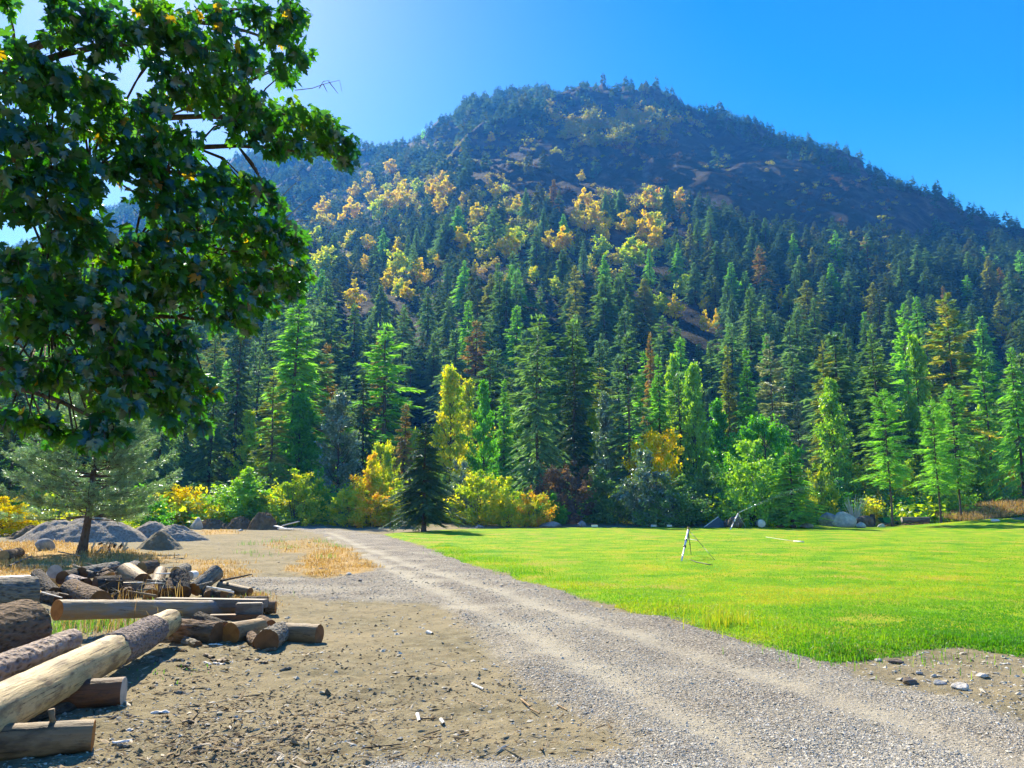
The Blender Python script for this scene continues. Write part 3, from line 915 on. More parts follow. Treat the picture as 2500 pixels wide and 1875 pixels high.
FRONT = [
 # key, u, D, vtop, width px, label, name, category
 ('firCb', 440, 92, 775, 130, 'tall shaded blue-green fir behind the small yellow bush, first of three', 'fir_tree', 'fir tree'),
 ('firAb', 505, 86, 815, 125, 'tall shaded blue-green fir behind the small yellow bush, middle of three', 'fir_tree', 'fir tree'),
 ('firCk', 565, 90, 765, 120, 'tall shaded dark fir between the yellow bush and the bright green one', 'fir_tree', 'fir tree'),
 ('firDo', 655, 74, 905, 150, 'open olive fir in front of the bright green cottonwood above the green bush', 'fir_tree', 'fir tree'),
 ('cottonAg', 725, 78, 945, 125, 'bright green tree with its crown leaning out beside the open olive fir', 'broadleaf_tree', 'tree'),
 ('cottonBs', 690, 100, 812, 95, 'silvery cottonwood top standing behind the open olive fir', 'cottonwood_tree', 'cottonwood'),
 ('cottonBs', 822, 76, 938, 135, 'silvery green cottonwood with pale trunks behind the yellow and green bush', 'cottonwood_tree', 'cottonwood'),
 ('firAr', 785, 100, 838, 105, 'rust-tinged fir standing behind the silvery green cottonwood', 'fir_tree', 'fir tree'),
 ('firCk', 880, 84, 905, 110, 'dark narrow fir just behind the silvery cottonwood and the orange bush', 'fir_tree', 'fir tree'),
 ('firBr', 915, 98, 818, 110, 'brown-tipped conifer with a pointed top behind the orange bush', 'fir_tree', 'fir tree'),
 ('firCr', 985, 76, 985, 90, 'reddish brown dying conifer beside the lone dark spruce', 'fir_tree', 'fir tree'),
 ('mapleRo', 928, 70, 1072, 80, 'small yellow-green tree rising behind the orange bush', 'maple_tree', 'maple'),
 ('cottonAy', 1098, 76, 876, 115, 'tall yellow-green tree with golden tips behind the lone dark spruce', 'broadleaf_tree', 'tree'),
 ('cottonBg', 1180, 74, 908, 88, 'slender green tree between the golden-tipped tree and the big blue fir', 'broadleaf_tree', 'tree'),
 ('firAg', 1230, 82, 925, 80, 'thin green fir squeezed behind the slender green tree', 'fir_tree', 'fir tree'),
 ('firBb', 1312, 72, 800, 170, 'big broad blue-green fir behind the yellow shrubs at the lawn edge', 'fir_tree', 'fir tree'),
 ('firAk', 1405, 78, 868, 120, 'dark fir standing behind the reddish twiggy shrub', 'fir_tree', 'fir tree'),
 ('cottonAs', 1482, 72, 940, 80, 'pale green leafy tree beside the blue fir with visible trunk', 'broadleaf_tree', 'tree'),
 ('firDb', 1540, 70, 812, 150, 'tall blue-grey fir with a visible straight trunk behind the golden maple', 'fir_tree', 'fir tree'),
 ('firBr', 1598, 92, 812, 90, 'brownish fir top peeking between the blue-grey fir and the lime cottonwoods', 'fir_tree', 'fir tree'),
 ('firAg', 1617, 76, 866, 105, 'rich green fir with rusty lower branches left of the lime cottonwoods', 'fir_tree', 'fir tree'),
 ('cottonBl' if 'cottonBl' in PROTO else 'cottonB', 1655, 80, 842, 82, 'lime green cottonwood, the further and taller of the pair', 'cottonwood_tree', 'cottonwood'),
 ('cottonA', 1703, 74, 866, 92, 'lime green cottonwood, the nearer of the pair with pale leaves', 'cottonwood_tree', 'cottonwood'),
 ('firAo', 1790, 84, 842, 85, 'pointed olive-green fir between the lime cottonwoods and the round-topped grey pine', 'fir_tree', 'fir tree'),
 ('firAg', 1838, 82, 850, 100, 'fresh green fir next to the grey-brown pine above the bright green maple', 'fir_tree', 'fir tree'),
 ('pineTg', 1898, 82, 818, 120, 'grey-brown pine with tufted branches above the bright green maple', 'pine_tree', 'pine'),
 ('pineTg', 1960, 78, 965, 70, 'short grey-green pine just behind the bright green maple', 'pine_tree', 'pine'),
 ('mapleR', 1875, 71, 1008, 195, 'bright green spreading maple with dark trunk behind the lime shrubs', 'maple_tree', 'maple'),
 ('firDo', 2032, 82, 832, 130, 'olive green fir with tapering top behind the tall lime cottonwood', 'fir_tree', 'fir tree'),
 ('cottonA', 2045, 72, 905, 105, 'tall lime green cottonwood in front of the olive fir', 'cottonwood_tree', 'cottonwood'),
 ('firDf', 2158, 76, 792, 150, 'deep green fir with drooping layered boughs behind the lawn boulders', 'fir_tree', 'fir tree'),
 ('pineTf', 2240, 90, 742, 110, 'tall olive and brown pine right behind the layered deep green fir', 'pine_tree', 'pine'),
 ('cottonB', 2262, 78, 792, 100, 'slim pale lime cottonwood in front of the olive and brown pine', 'cottonwood_tree', 'cottonwood'),
 ('pineT', 2352, 76, 716, 190, 'tallest pine at the lawn edge with orange-gold inner needles', 'pine_tree', 'pine'),
 ('pineTf', 2430, 80, 850, 140, 'broad green-brown pine next to the tall gold-needled pine', 'pine_tree', 'pine'),
 ('firBg', 2505, 66, 850, 150, 'soft blue-green conifer cut by the right edge of the photo', 'fir_tree', 'fir tree'),
 ('youngpine', 2177, 59, 950, 150, 'young pine with a bare straight trunk beside the lying log', 'pine_tree', 'young pine'),
 ('youngpine', 2295, 59, 975, 130, 'young pine with thin dark trunk just right of the lying log', 'pine_tree', 'young pine'),
 ('youngpine', 2345, 60, 940, 140, 'young pine with leaning side stem, rightmost of the three young pines', 'pine_tree', 'young pine'),
 ('firAk', 18, 56, 905, 130, 'dark trunked conifer at the left edge behind the foreground pine', 'fir_tree', 'fir tree'),
 ('firAo', 130, 70, 860, 150, 'olive conifer standing behind the foreground pine', 'fir_tree', 'fir tree'),
 ('firDf', 300, 74, 830, 150, 'green conifer behind the foreground pine, half hidden by its boughs', 'fir_tree', 'fir tree'),
 ('firBb', 380, 80, 800, 140, 'blue-green conifer between the foreground pine and the three shaded firs', 'fir_tree', 'fir tree'),
 # shrubs
 ('shrubAy', 20, 44, 1222, 130, 'yellow bush at the left edge beside the gravel pile', 'shrub', 'bush'),
 ('shrubBv', 95, 46, 1238, 120, 'yellow-green bush between the left-edge yellow bush and the gravel pile', 'shrub', 'bush'),
 ('shrubBy', 432, 60, 1184, 108, 'yellow bush left of the bright green bush, behind the dirt bank', 'shrub', 'bush'),
 ('shrubAl', 588, 62, 1160, 190, 'wide bright green bush behind the dirt mound', 'shrub', 'bush'),
 ('shrubBv', 725, 62, 1148, 120, 'yellow-green bush with orange tips behind the white planks', 'shrub', 'bush'),
 ('shrubAg', 770, 64, 1160, 75, 'dark green bush at the right side of the yellow-green one by the planks', 'shrub', 'bush'),
 ('shrubAo', 898, 65, 1130, 130, 'orange-topped bush behind the lower yellow-orange bushes at the road end', 'shrub', 'bush'),
 ('shrubBv', 850, 61, 1190, 90, 'low lime and yellow bush at the road end, nearest the yellow-green planks bush', 'shrub', 'bush'),
 ('shrubBo', 905, 60.5, 1200, 110, 'low yellow-orange bush at the road end in front of the orange-topped bush', 'shrub', 'bush'),
 ('shrubAv', 968, 61, 1180, 75, 'low yellow-green bush touching the lone dark spruce', 'shrub', 'bush'),
 ('shrubAs', 1125, 64, 1142, 90, 'pale silvery-yellow bush right of the lone dark spruce', 'shrub', 'bush'),
 ('shrubBv', 1170, 62, 1150, 130, 'yellow-green bush at the lawn edge behind the spruce shadow', 'shrub', 'bush'),
 ('shrubAv', 1240, 61, 1178, 100, 'yellow bush with green centre between the spruce and the reddish shrub', 'shrub', 'bush'),
 ('shrubBo', 1300, 60.5, 1198, 80, 'small orange and yellow bush at the lawn edge beside the reddish shrub', 'shrub', 'bush'),
 ('shrubBr', 1392, 64, 1128, 130, 'reddish brown twiggy shrub at the middle of the lawn edge', 'shrub', 'shrub'),
 ('shrubAg', 1345, 62, 1215, 90, 'low green shrub at the foot of the reddish twiggy one', 'shrub', 'shrub'),
 ('shrubAd', 1480, 64, 1160, 130, 'dark green shrub in the shade left of the silvery willow', 'shrub', 'shrub'),
 ('mapleRy', 1598, 68, 1045, 150, 'golden yellow maple rising above the silvery willow', 'maple_tree', 'maple'),
 ('shrubAs', 1585, 62, 1120, 155, 'rounded silvery willow under the golden maple at the lawn edge', 'shrub', 'willow'),
 ('shrubAd', 1640, 60.5, 1175, 150, 'dark green rounded shrub on the shaded side of the silvery willow', 'shrub', 'shrub'),
 ('shrubAd', 1720, 64, 1150, 130, 'deep shaded shrub behind the nearer lawn sprinkler', 'shrub', 'shrub'),
 ('shrubAl', 1845, 60.5, 1098, 165, 'tall lime green bush behind the spraying sprinkler', 'shrub', 'bush'),
 ('firAg', 1935, 58, 1090, 135, 'small soft green conifer in front of the lime bush near the white drum', 'fir_tree', 'young fir'),
 ('shrubBv', 2000, 64, 1135, 65, 'yellow-green bush between the small soft conifer and the boulders', 'shrub', 'bush'),
 ('shrubAv', 2120, 71, 1150, 140, 'yellow-green bush behind the boulders and the bare-trunked young pine', 'shrub', 'bush'),
 ('shrubBv', 2220, 71, 1125, 140, 'yellow-green bush behind the lying log', 'shrub', 'bush'),
 ('shrubAl', 2310, 64, 1150, 130, 'green bush behind the two right-hand young pines', 'shrub', 'bush'),
 ('shrubAv', 2400, 72, 1100, 140, 'golden green bush near the pale rocks in the dry grass', 'shrub', 'bush'),
 ('shrubBy', 2475, 73, 1130, 110, 'yellow bush above the dry grass bank', 'shrub', 'bush'),
 ('shrubAd', 1080, 66, 1170, 100, 'dark green shrub behind the lone dark spruce', 'shrub', 'shrub'),
 ('shrubAd', 660, 70, 1150, 120, 'shaded shrub between the bright green bush and the planks bush', 'shrub', 'shrub'),
 ('shrubAd', 500, 72, 1190, 150, 'shaded undergrowth shrub in front of the three dark firs', 'shrub', 'shrub'),
 ('shrubAv', 250, 50, 1218, 150, 'yellow-green shrub behind the gravel pile and the foreground pine', 'shrub', 'shrub'),
 ('shrubBg', 350, 55, 1215, 110, 'green shrub behind the bluish stone heap', 'shrub', 'shrub'),
 ('shrubAg', 2040, 68, 1180, 110, 'green shrub low between the boulders and the tall lime cottonwood', 'shrub', 'shrub'),
 ('shrubAg', 1790, 66, 1130, 90, 'dark green shrub left of the lime bush behind the sprinkler', 'shrub', 'shrub'),
]
FRONT += [
 ('cottonBy', 1140, 92, 905, 95, 'yellow-green tree top behind the slender green tree and the golden-tipped one', 'broadleaf_tree', 'tree'),
 ('cottonA', 1262, 88, 985, 85, 'lime tree showing between the slender green tree and the big blue fir', 'broadleaf_tree', 'tree'),
 ('cottonBy', 1452, 84, 985, 90, 'yellow-green tree low behind the reddish twiggy shrub', 'broadleaf_tree', 'tree'),
 ('cottonAg', 1760, 80, 960, 100, 'deep green leafy tree between the lime cottonwoods and the bright green maple', 'broadleaf_tree', 'tree'),
 ('cottonA', 2110, 84, 960, 95, 'lime tree between the tall lime cottonwood and the layered deep green fir', 'broadleaf_tree', 'tree'),
 ('cottonBy', 2205, 86, 985, 90, 'yellow-green tree low behind the young pine beside the lying log', 'broadleaf_tree', 'tree'),
 ('cottonB', 2420, 88, 960, 95, 'pale lime tree behind the broad green-brown pine', 'broadleaf_tree', 'tree'),
 ('cottonBy', 600, 84, 985, 95, 'yellow-green tree behind the wide bright green bush', 'broadleaf_tree', 'tree'),
 ('mapleRo', 1010, 82, 1040, 90, 'yellow-green maple just left behind the lone dark spruce', 'maple_tree', 'maple')]
for row in FRONT:
    row = list(row)
    if row[6] == 'shrub': row[4] *= 1.22
    elif row[6] == 'fir_tree': row[4] *= 1.2
    tree(*row)
# the lone spruce on the lawn corner, with a layered drooping crown
c_, t_ = make_conifer('lone_spruce', 5, Ht=8.8, Wr=2.6, whorls=46, per=8, ns=64, sl=.55, sw=.2, mat='fir_dark', droop=.3, irr=.5, clear=.11, pw=.9, gap=.1, tr=.15)
PROTO['lone'] = (c_, t_, 8.8, 2.5)
tree('lone', 1035, 50.5, 1032, 182, 'lone dark spruce standing on the corner of the lawn', 'spruce_tree', 'spruce')

# ------------------------------------------------------------------ hillside forest
LANDMARK = [(0, 'the left-edge conifer'), (200, 'the foreground pine'), (430, 'the three shaded firs'), (620, 'the wide bright green bush'), (760, 'the yellow-green planks bush'), (900, 'the orange-topped bush'),
            (1035, 'the lone dark spruce'), (1180, 'the slender green tree'), (1312, 'the big broad blue fir'), (1450, 'the reddish twiggy shrub'), (1598, 'the golden maple'),
            (1700, 'the lime cottonwood pair'), (1875, 'the bright green maple'), (2045, 'the tall lime cottonwood'), (2160, 'the layered deep green fir'), (2262, 'the slim lime cottonwood'), (2352, 'the gold-needled pine'), (2480, 'the right-edge conifer')]
TIERS = [(0, 330, 'near the summit'), (330, 420, 'high on the mountain'), (420, 500, 'on the upper slope'), (500, 580, 'on the middle slope'), (580, 650, 'on the lower slope'),
         (650, 720, 'in the upper forest row'), (720, 790, 'in the middle forest row'), (790, 870, 'in the lower forest row'), (870, 2000, 'in the first forest row')]
SKU = np.array([p[0] for p in SKY_PTS]); SKV = np.array([p[1] for p in SKY_PTS])


def dens(u, v):
    sk = np.interp(u, SKU, SKV)
    d = v - sk
    out = np.zeros(np.shape(u))
    left = u < 900
    out = np.where(left, np.where(v < 560, .8, .78), out)
    mid = (u >= 900) & (u < 1150)
    out = np.where(mid, np.where(d < 60, .95, np.where(v < 520, .42, .68)), out)
    cen = (u >= 1150) & (u < 1720)
    oc = np.where(v < 330, .12, np.where(v < 520, .02, np.where(v < 600, .3, .9)))
    oc = np.where((u < 1340) & (d < 95), 1.0, oc)
    oc = np.where(d < np.where(u > 1340, 24, 38), 1.0, oc)
    out = np.where(cen, oc, out)
    rg = u >= 1720
    lim = np.interp(u, [1720, 2000, 2300, 2500], [560, 610, 600, 610])
    orr = np.where(v > lim, .95, .012)
    orr = np.where(d < 22, 1.0, orr)
    out = np.where(rg, orr, out)
    return out


# autumn maples on the mountain: (crop x, crop y, width px in crop, colour)
A5 = [(675, 465, 62, 'y'), (710, 525, 42, 'y'), (480, 595, 60, 'y'), (555, 545, 60, 'y'), (570, 625, 70, 'y'), (310, 690, 78, 'y'), (450, 725, 105, 'y'), (290, 770, 80, 'y'), (345, 775, 75, 'y'),
      (745, 600, 80, 'y'), (820, 572, 60, 'v'), (655, 582, 48, 'v'), (650, 665, 95, 'y'), (605, 705, 90, 'v'), (720, 645, 95, 'y'), (800, 680, 58, 'y'), (905, 585, 80, 'y'), (975, 585, 85, 'y'), (935, 672, 78, 'y'),
      (1205, 560, 38, 'y'), (1237, 600, 60, 'y'), (1065, 635, 42, 'y'), (1130, 720, 75, 'y'), (460, 865, 75, 'v'), (550, 875, 62, 'y'), (310, 985, 115, 'v'), (700, 1000, 110, 'v'), (662, 1075, 75, 'y'),
      (538, 975, 52, 'y'), (532, 1020, 48, 'y'), (447, 1010, 52, 'y'), (892, 950, 55, 'v'), (925, 990, 28, 'y'), (1138, 888, 62, 'v'), (1217, 935, 42, 'v'), (1315, 893, 108, 'y'), (1122, 1030, 32, 'y'),
      (1172, 802, 50, 'v'), (1357, 665, 60, 'y'), (1715, 655, 85, 'y'), (1775, 735, 95, 'y'), (1720, 760, 85, 'y'), (1820, 765, 80, 'y'), (1822, 822, 72, 'y'), (1942, 770, 88, 'y'), (2088, 650, 100, 'o'),
      (2095, 765, 82, 'v'), (2095, 870, 95, 'y'), (2015, 905, 52, 'y'), (2170, 910, 44, 'v'), (1668, 722, 50, 'y'), (1445, 1052, 60, 'v'), (1652, 915, 32, 'v'), (1217, 305, 40, 'y'), (950, 512, 36, 'y'),
      (690, 715, 60, 'v'), (260, 860, 90, 'v'), (1700, 515, 42, 'y'), (1755, 990, 40, 'v')]
A6 = [(357, 425, 82, 'o'), (376, 530, 40, 'o'), (250, 985, 78, 'v'), (325, 1010, 82, 'y'), (485, 985, 50, 'y'), (490, 1095, 52, 'y'), (553, 1090, 40, 'y'), (897, 970, 42, 'y'), (1340, 985, 42, 'y'),
      (1245, 1045, 45, 'm'), (1450, 580, 75, 'm'), (1285, 637, 50, 'm'), (1360, 682, 60, 'm'), (1467, 662, 48, 'm'), (2095, 1125, 100, 'y'), (2140, 1232, 50, 'y'), (1540, 1018, 38, 'y')]
MM = [(650 + a * .4521, 200 + b * .4521, w * .4521, k) for a, b, w, k in A5] + [(1500 + a * .4521, 300 + b * .4521, w * .4521, k) for a, b, w, k in A6]
_rm = np.random.default_rng(88)
for _ in range(16):
    _u = float(_rm.uniform(640, 1700))
    MM.append((_u, float(_rm.uniform(560 if _u < 1600 else 660, 800)), float(_rm.uniform(30, 54)), str(_rm.choice(['v', 'v', 'y']))))
MAPLES = []
for (uu, vv, ww, k) in MM:
    p = hit(uu, vv + ww * .55, 95)
    if p is not None:
        MAPLES.append((uu, vv, ww, k, p))
rg = np.random.default_rng(2024)
n0 = 9500
az = rg.uniform(-0.62, 0.62, n0)
r = np.sqrt(rg.uniform(78 ** 2, 1060 ** 2, n0))
az2 = rg.uniform(-0.62, 0.62, 3400); r2 = np.sqrt(rg.uniform(110 ** 2, 430 ** 2, 3400))
az3 = rg.uniform(-0.1, 0.62, 1900); r3 = np.interp(az3, _rz, _rr) * (1 - np.abs(rg.normal(0, .022, 1900)))
az = np.concatenate([az, az2, az3]); r = np.concatenate([r, r2, r3])
x, y = r * np.sin(az), r * np.cos(az)
z = terr(x, y)
u, v = proj(x, y, z)
Rz = np.interp(az, _rz, _rr)
ok = (r < Rz * 1.01) & (rg.random(len(r)) < dens(u, v)) & (u > -60) & (u < 2560)
clump = fbm(x / 28, y / 28, 77, 3) * 0.5 + 0.5
ok &= (rg.random(len(r)) < np.where(r > 350, 0.35 + 1.1 * clump, 1.0))
x, y, z, u, v, r = [q[ok] for q in (x, y, z, u, v, r)]
ht = rg.uniform(8, 16.5, len(x)) * np.interp(r, [90, 150, 220, 400], [1.5, 1.35, 1.05, 0.95])
ridge = (np.interp(u, SKU, SKV) + 40 > v)
ht = np.where(ridge, rg.uniform(7, 15, len(x)) * np.where(u > 1340, 0.72, .95) * np.where((u > 1110) & (u < 1340), 1.35, 1), ht)
wd = ht * rg.uniform(.21, .33, len(x))
# thin out crowding close by
order = np.argsort(r)
keepi, gx = [], {}
for i in order:
    s = 4.0 if r[i] < 140 else (3.7 if r[i] < 330 else 3.8)
    k = (int(x[i] // s), int(y[i] // s))
    if any((k[0] + a, k[1] + b) in gx and math.hypot(x[i] - x[j], y[i] - y[j]) < s for a in (-1, 0, 1) for b in (-1, 0, 1) for j in gx.get((k[0] + a, k[1] + b), [])):
        continue
    gx.setdefault(k, []).append(i)
    keepi.append(i)
keepi = np.array(keepi)
x, y, z, u, v, r, ht, wd = [q[keepi] for q in (x, y, z, u, v, r, ht, wd)]
# visible size ranking: nearer rows hide what is low behind them
utop, vtop = proj(x, y, z + ht)
print("hillside trees", len(x))
# the maples stand in openings of the forest: fewer firs just downhill of them
vb = v
drop = np.zeros(len(x), bool)
for (uu, vv, ww, k, p) in MAPLES:
    drop |= (np.abs(u - uu) < ww * .45 + wd * .35 * F / r) & (vtop < vv + ww * .1) & (vb > vv - ww * .3) & (r < math.hypot(p.x, p.y) + 4) & (rg.random(len(x)) < .86)
drop |= (np.abs(u - 1035) < 75) & (r < 125)
x, y, z, u, v, r, ht, wd, utop, vtop = [q[~drop] for q in (x, y, z, u, v, r, ht, wd, utop, vtop)]
# rank by shown height: part of the crown above the crowns standing in front of it
hor = np.full(2700, 1300.0)
shown = np.zeros(len(x))
for i in np.argsort(r):
    a, b = int(np.clip(u[i] - 6, 0, 2690)), int(np.clip(u[i] + 6, 1, 2699))
    m = hor[a:b + 1].mean() if b > a else 0
    base = min(v[i], m)
    shown[i] = max(0, base - vtop[i]) * (wd[i] * 2 * F / r[i]) * (1 if 0 < u[i] < 2500 else .2)
    hw = int(wd[i] * F / r[i] * .55)
    a2_, b2_ = int(np.clip(u[i] - hw, 0, 2698)), int(np.clip(u[i] + hw, 1, 2699))
    hor[a2_:b2_ + 1] = np.minimum(hor[a2_:b2_ + 1], vtop[i] + .18 * (v[i] - vtop[i]))
rank = np.argsort(-shown)
N_IND = 262
ind = rank[:N_IND]
rest = rank[N_IND:]
print("individual smallest px", shown[ind[-1]], "rest", len(rest))

LOOK = {'f': 'dark green', 'b': 'blue-green', 'o': 'olive green', 'g': 'fresh green', 'r': 'brown-tinged', 'k': 'very dark'}
cells = {}
for i in ind:
    lm = min(LANDMARK, key=lambda L: abs(L[0] - u[i]))[1]
    tr_ = [t[2] for t in TIERS if t[0] <= vtop[i] < t[1]][0]
    col = rg.choice(list('fbbbogrk'), p=[.25, .18, .15, .14, .08, .14, .01, .05])
    shp = rg.choice(list('ABCD'))
    cells.setdefault((lm, tr_, LOOK[col]), []).append((i, shp + col, shp))
SHAPE = {'A': 'full', 'B': 'broad', 'C': 'slender', 'D': 'open-branched'}
for (lm, tr_, lk), mem in cells.items():
    seen = {}
    for i, pk, shp in sorted(mem, key=lambda q: u[q[0]]):
        seen.setdefault(shp, []).append((i, pk))
    for shp, ms in seen.items():
        for k, (i, pk) in enumerate(ms):
            extra = '' if len(ms) == 1 else (['left one', 'right one'][k] if len(ms) == 2 else ['leftmost', 'second along', 'third along', 'fourth along', 'fifth along', 'sixth along'][min(k, 5)])
            lab = f"{SHAPE[shp]} {lk} fir {tr_} above {lm}" + (', ' + extra if extra else '')
            lab = ' '.join(lab.split()[:16])
            c, t, Ht, Wr = PROTO['fir' + pk]
            s = wd[i] * {'A': 1, 'B': 1.2, 'C': .85, 'D': 1.1}[shp] / Wr
            parts = [('crown', c), ('trunk', t)]
            place('fir_tree', parts, (x[i], y[i], z[i] - .4), (s, s, ht[i] / Ht), rg.uniform(0, 6.28), lab, 'fir tree', 'firs of the forest below the mountain')

# the rest of the far forest: one mass
LODS = []
for s in range(5):
    rr_ = np.random.default_rng(500 + s)
    V, Fc, ti, _ = conifer_crown(rr_, 1.0, .19, 22, 6, 5, .12, .42, .35, .04, .9, .35)
    LODS.append((V, Fc, ti))
SM = []
for s in range(3):
    rr_ = np.random.default_rng(600 + s)
    V, Fc, ti, _ = conifer_crown(rr_, 1.0, .20, 13, 5, 3, .17, .5, .35, .02, .9, .3)
    SM.append((V, Fc, ti))


def merge(items, lods, name, mats, label):
    Vs, Fs, Ts, Ms, n = [], [], [], [], 0
    for (px_, py_, pz_, h, w, ty, mi) in items:
        V, Fc, ti = lods[ty]
        a = rg.uniform(0, 6.28); ca, sa = math.cos(a), math.sin(a)
        q = np.stack([(V[:, 0] * ca - V[:, 1] * sa) * w + px_, (V[:, 0] * sa + V[:, 1] * ca) * w + py_, V[:, 2] * h + pz_], 1)
        Vs.append(q); Fs.append(Fc + n); n += len(V)
        Ts.append(np.clip(ti * .6 + rg.uniform(0, .45), 0, 1)); Ms.append(np.full(len(Fc), mi))
    me = mesh_np(name, np.vstack(Vs), np.vstack(Fs), mats, False, np.concatenate(Ms), {"tint": ('POINT', 'FLOAT', np.concatenate(Ts))})
    return tag(link(name, me), label, None, None, 'stuff')


items = []
for i in rest:
    far = r[i] > 420
    items.append((x[i], y[i], z[i] - .4, ht[i], wd[i] * 5.2, int(rg.integers(0, 3)) + 5 if far else int(rg.integers(0, 5)), int(rg.choice(4, p=[.47, .38, .145, .005]))))
merge(items, LODS + SM, "distant_forest", [ML['far'], ML['far_blue'], ML['far_olive'], ML['fir_green']], 'dense dark conifer forest covering the mountain slopes and ridge')

farmaple = {}
for s, mt in (('y', 'yellow'), ('v', 'yellowgreen'), ('o', 'orange'), ('m', 'mute')):
    for k in range(2):
        c, t = make_leafy(f"far_{s}{k}", 40 + k * 7 + ord(s), Ht=9, Wr=3.6, shape='round', clumps=36, n_each=34, lsz=.75, mat=mt, tr=.14, base=.18, cr=.27, lw=.8)
        farmaple[s, k] = (c, t)
CN = {'y': 'golden yellow', 'v': 'yellow-green', 'o': 'orange', 'm': 'dull orange-brown'}
used = {}
MAPLES.sort(key=lambda q: (q[1], q[0]))
for (uu, vv, ww, k, p) in MAPLES:
    D = p.y
    w = px2m(ww, D) * 1.3
    lm = min(LANDMARK, key=lambda L: abs(L[0] - uu))[1]
    tr_ = [t[2] for t in TIERS if t[0] <= vv - ww * .4 < t[1]][0]
    key = (CN[k], tr_, lm)
    used.setdefault(key, []).append((p, w, D, k, ww))
for (cn, tr_, lm), ms in used.items():
    for j, (p, w, D, k, ww) in enumerate(sorted(ms, key=lambda q: q[0].x / q[0].y)):
        ex = '' if len(ms) == 1 else ', ' + ['first there', 'second there', 'third there', 'fourth there', 'fifth there', 'sixth there', 'seventh there', 'eighth there', 'ninth there'][min(j, 8)]
        c, t = farmaple[k, random.randint(0, 1)]
        hgt = max(w * 1.15, 5.0)
        place('maple_tree', [('crown', c), ('trunk', t)], (p.x, p.y, p.z - .3), (w / 7.2, w / 7.2, hgt / 9), random.uniform(0, 6.28), ' '.join(f"{cn} maple {tr_} above {lm}{ex}".split()[:16]), 'maple', 'autumn maples scattered over the mountain')

# low autumn shrubs on the cliffs and around the summit: one mass nobody could count
sh = []
rs = np.random.default_rng(91)


def scat(u0, u1, v0, v1, n, mi, w0=2.2, w1=5.5):
    for _ in range(n):
        uu, vv = (u0 + u1) / 2 + (rs.random() + rs.random() - 1) * (u1 - u0) * .62, (v0 + v1) / 2 + (rs.random() + rs.random() - 1) * (v1 - v0) * .62
        if fbm(np.array([uu / 45.]), np.array([vv / 22.]), 7, 3)[0] < -.12: continue
        if vv < np.interp(uu, SKU, SKV) + 12: continue
        p = hit(uu, vv, 140)
        if p is None: continue
        w = rs.uniform(w0, w1)
        sh.append((p.x, p.y, p.z - .3, w * rs.uniform(.6, 1.0), w, int(rs.integers(0, 3)), mi))


BL = []
for s in range(3):
    rr_ = np.random.default_rng(800 + s)
    Cn = rr_.normal(0, .22, (8, 3)); Cn[:, 2] = np.abs(Cn[:, 2]) + .35
    BL.append(blob_leaves(rr_, Cn, np.full(8, .26), 16, .2, .8))
scat(1320, 1700, 250, 345, 620, 0, 3, 7); scat(1350, 1600, 300, 370, 240, 0, 3, 6); scat(1400, 1700, 300, 400, 110, 1, 2, 5); scat(1560, 1700, 285, 360, 60, 1, 2, 4)
scat(1330, 1600, 330, 420, 60, 0, 1.5, 3.5); scat(1130, 1300, 300, 470, 60, 0, 1.5, 4); scat(1150, 1300, 320, 480, 40, 1, 1.5, 3)
scat(880, 1200, 340, 520, 260, 0, 2, 4.5); scat(880, 1100, 350, 480, 60, 1, 2, 4); scat(1280, 1420, 460, 600, 90, 1, 1.5, 3.5); scat(1280, 1480, 480, 620, 70, 0, 2, 4)
scat(1420, 1700, 440, 600, 110, 0, 2, 4.5); scat(1440, 1700, 420, 560, 70, 1, 1.5, 4); scat(1690, 1790, 370, 420, 26, 0, 2, 4); scat(700, 1300, 450, 640, 260, 0, 2, 5); scat(700, 1700, 480, 640, 120, 3, 2, 4.5)
scat(1760, 2400, 330, 620, 190, 1, 1.2, 3); scat(1760, 2450, 350, 640, 200, 0, 1.5, 3.2); scat(650, 2500, 600, 720, 240, 0, 2, 4)
merge(sh, BL, "mountain_scrub", [ML['mute'], ML['red'], ML['fir_olive'], ML['yellowgreen']], 'pale green and rusty scrub dotted over the cliffs and summit')
# understory between the first trunks
sh = []
for _ in range(700):
    a = rs.uniform(-.68, .68); rr_ = rs.uniform(65, 105) if _ < 420 else rs.uniform(64, 74)
    if (a > .47 and rr_ < 76) or (a > .33 and rr_ < 70): continue
    sh.append((rr_ * math.sin(a), rr_ * math.cos(a), terr(np.array([0.]), np.array([rr_]))[0] - .3, rs.uniform(1.2, 3.6), rs.uniform(2.0, 4.6), int(rs.integers(0, 3)), int(rs.choice(4, p=[.2, .25, .35, .2]))))
BL = [(blob_leaves(np.random.default_rng(900 + s), np.random.default_rng(901 + s).normal(0, .22, (14, 3)) * [1, 1, .8] + [0, 0, .45], np.full(14, .22), 40, .10, .8)) for s in range(3)]
merge(sh, BL, "undergrowth", [ML['fir'], ML['green'], ML['yellowgreen'], ML['fir_olive']], 'low green and yellowish undergrowth on the forest floor behind the lawn')


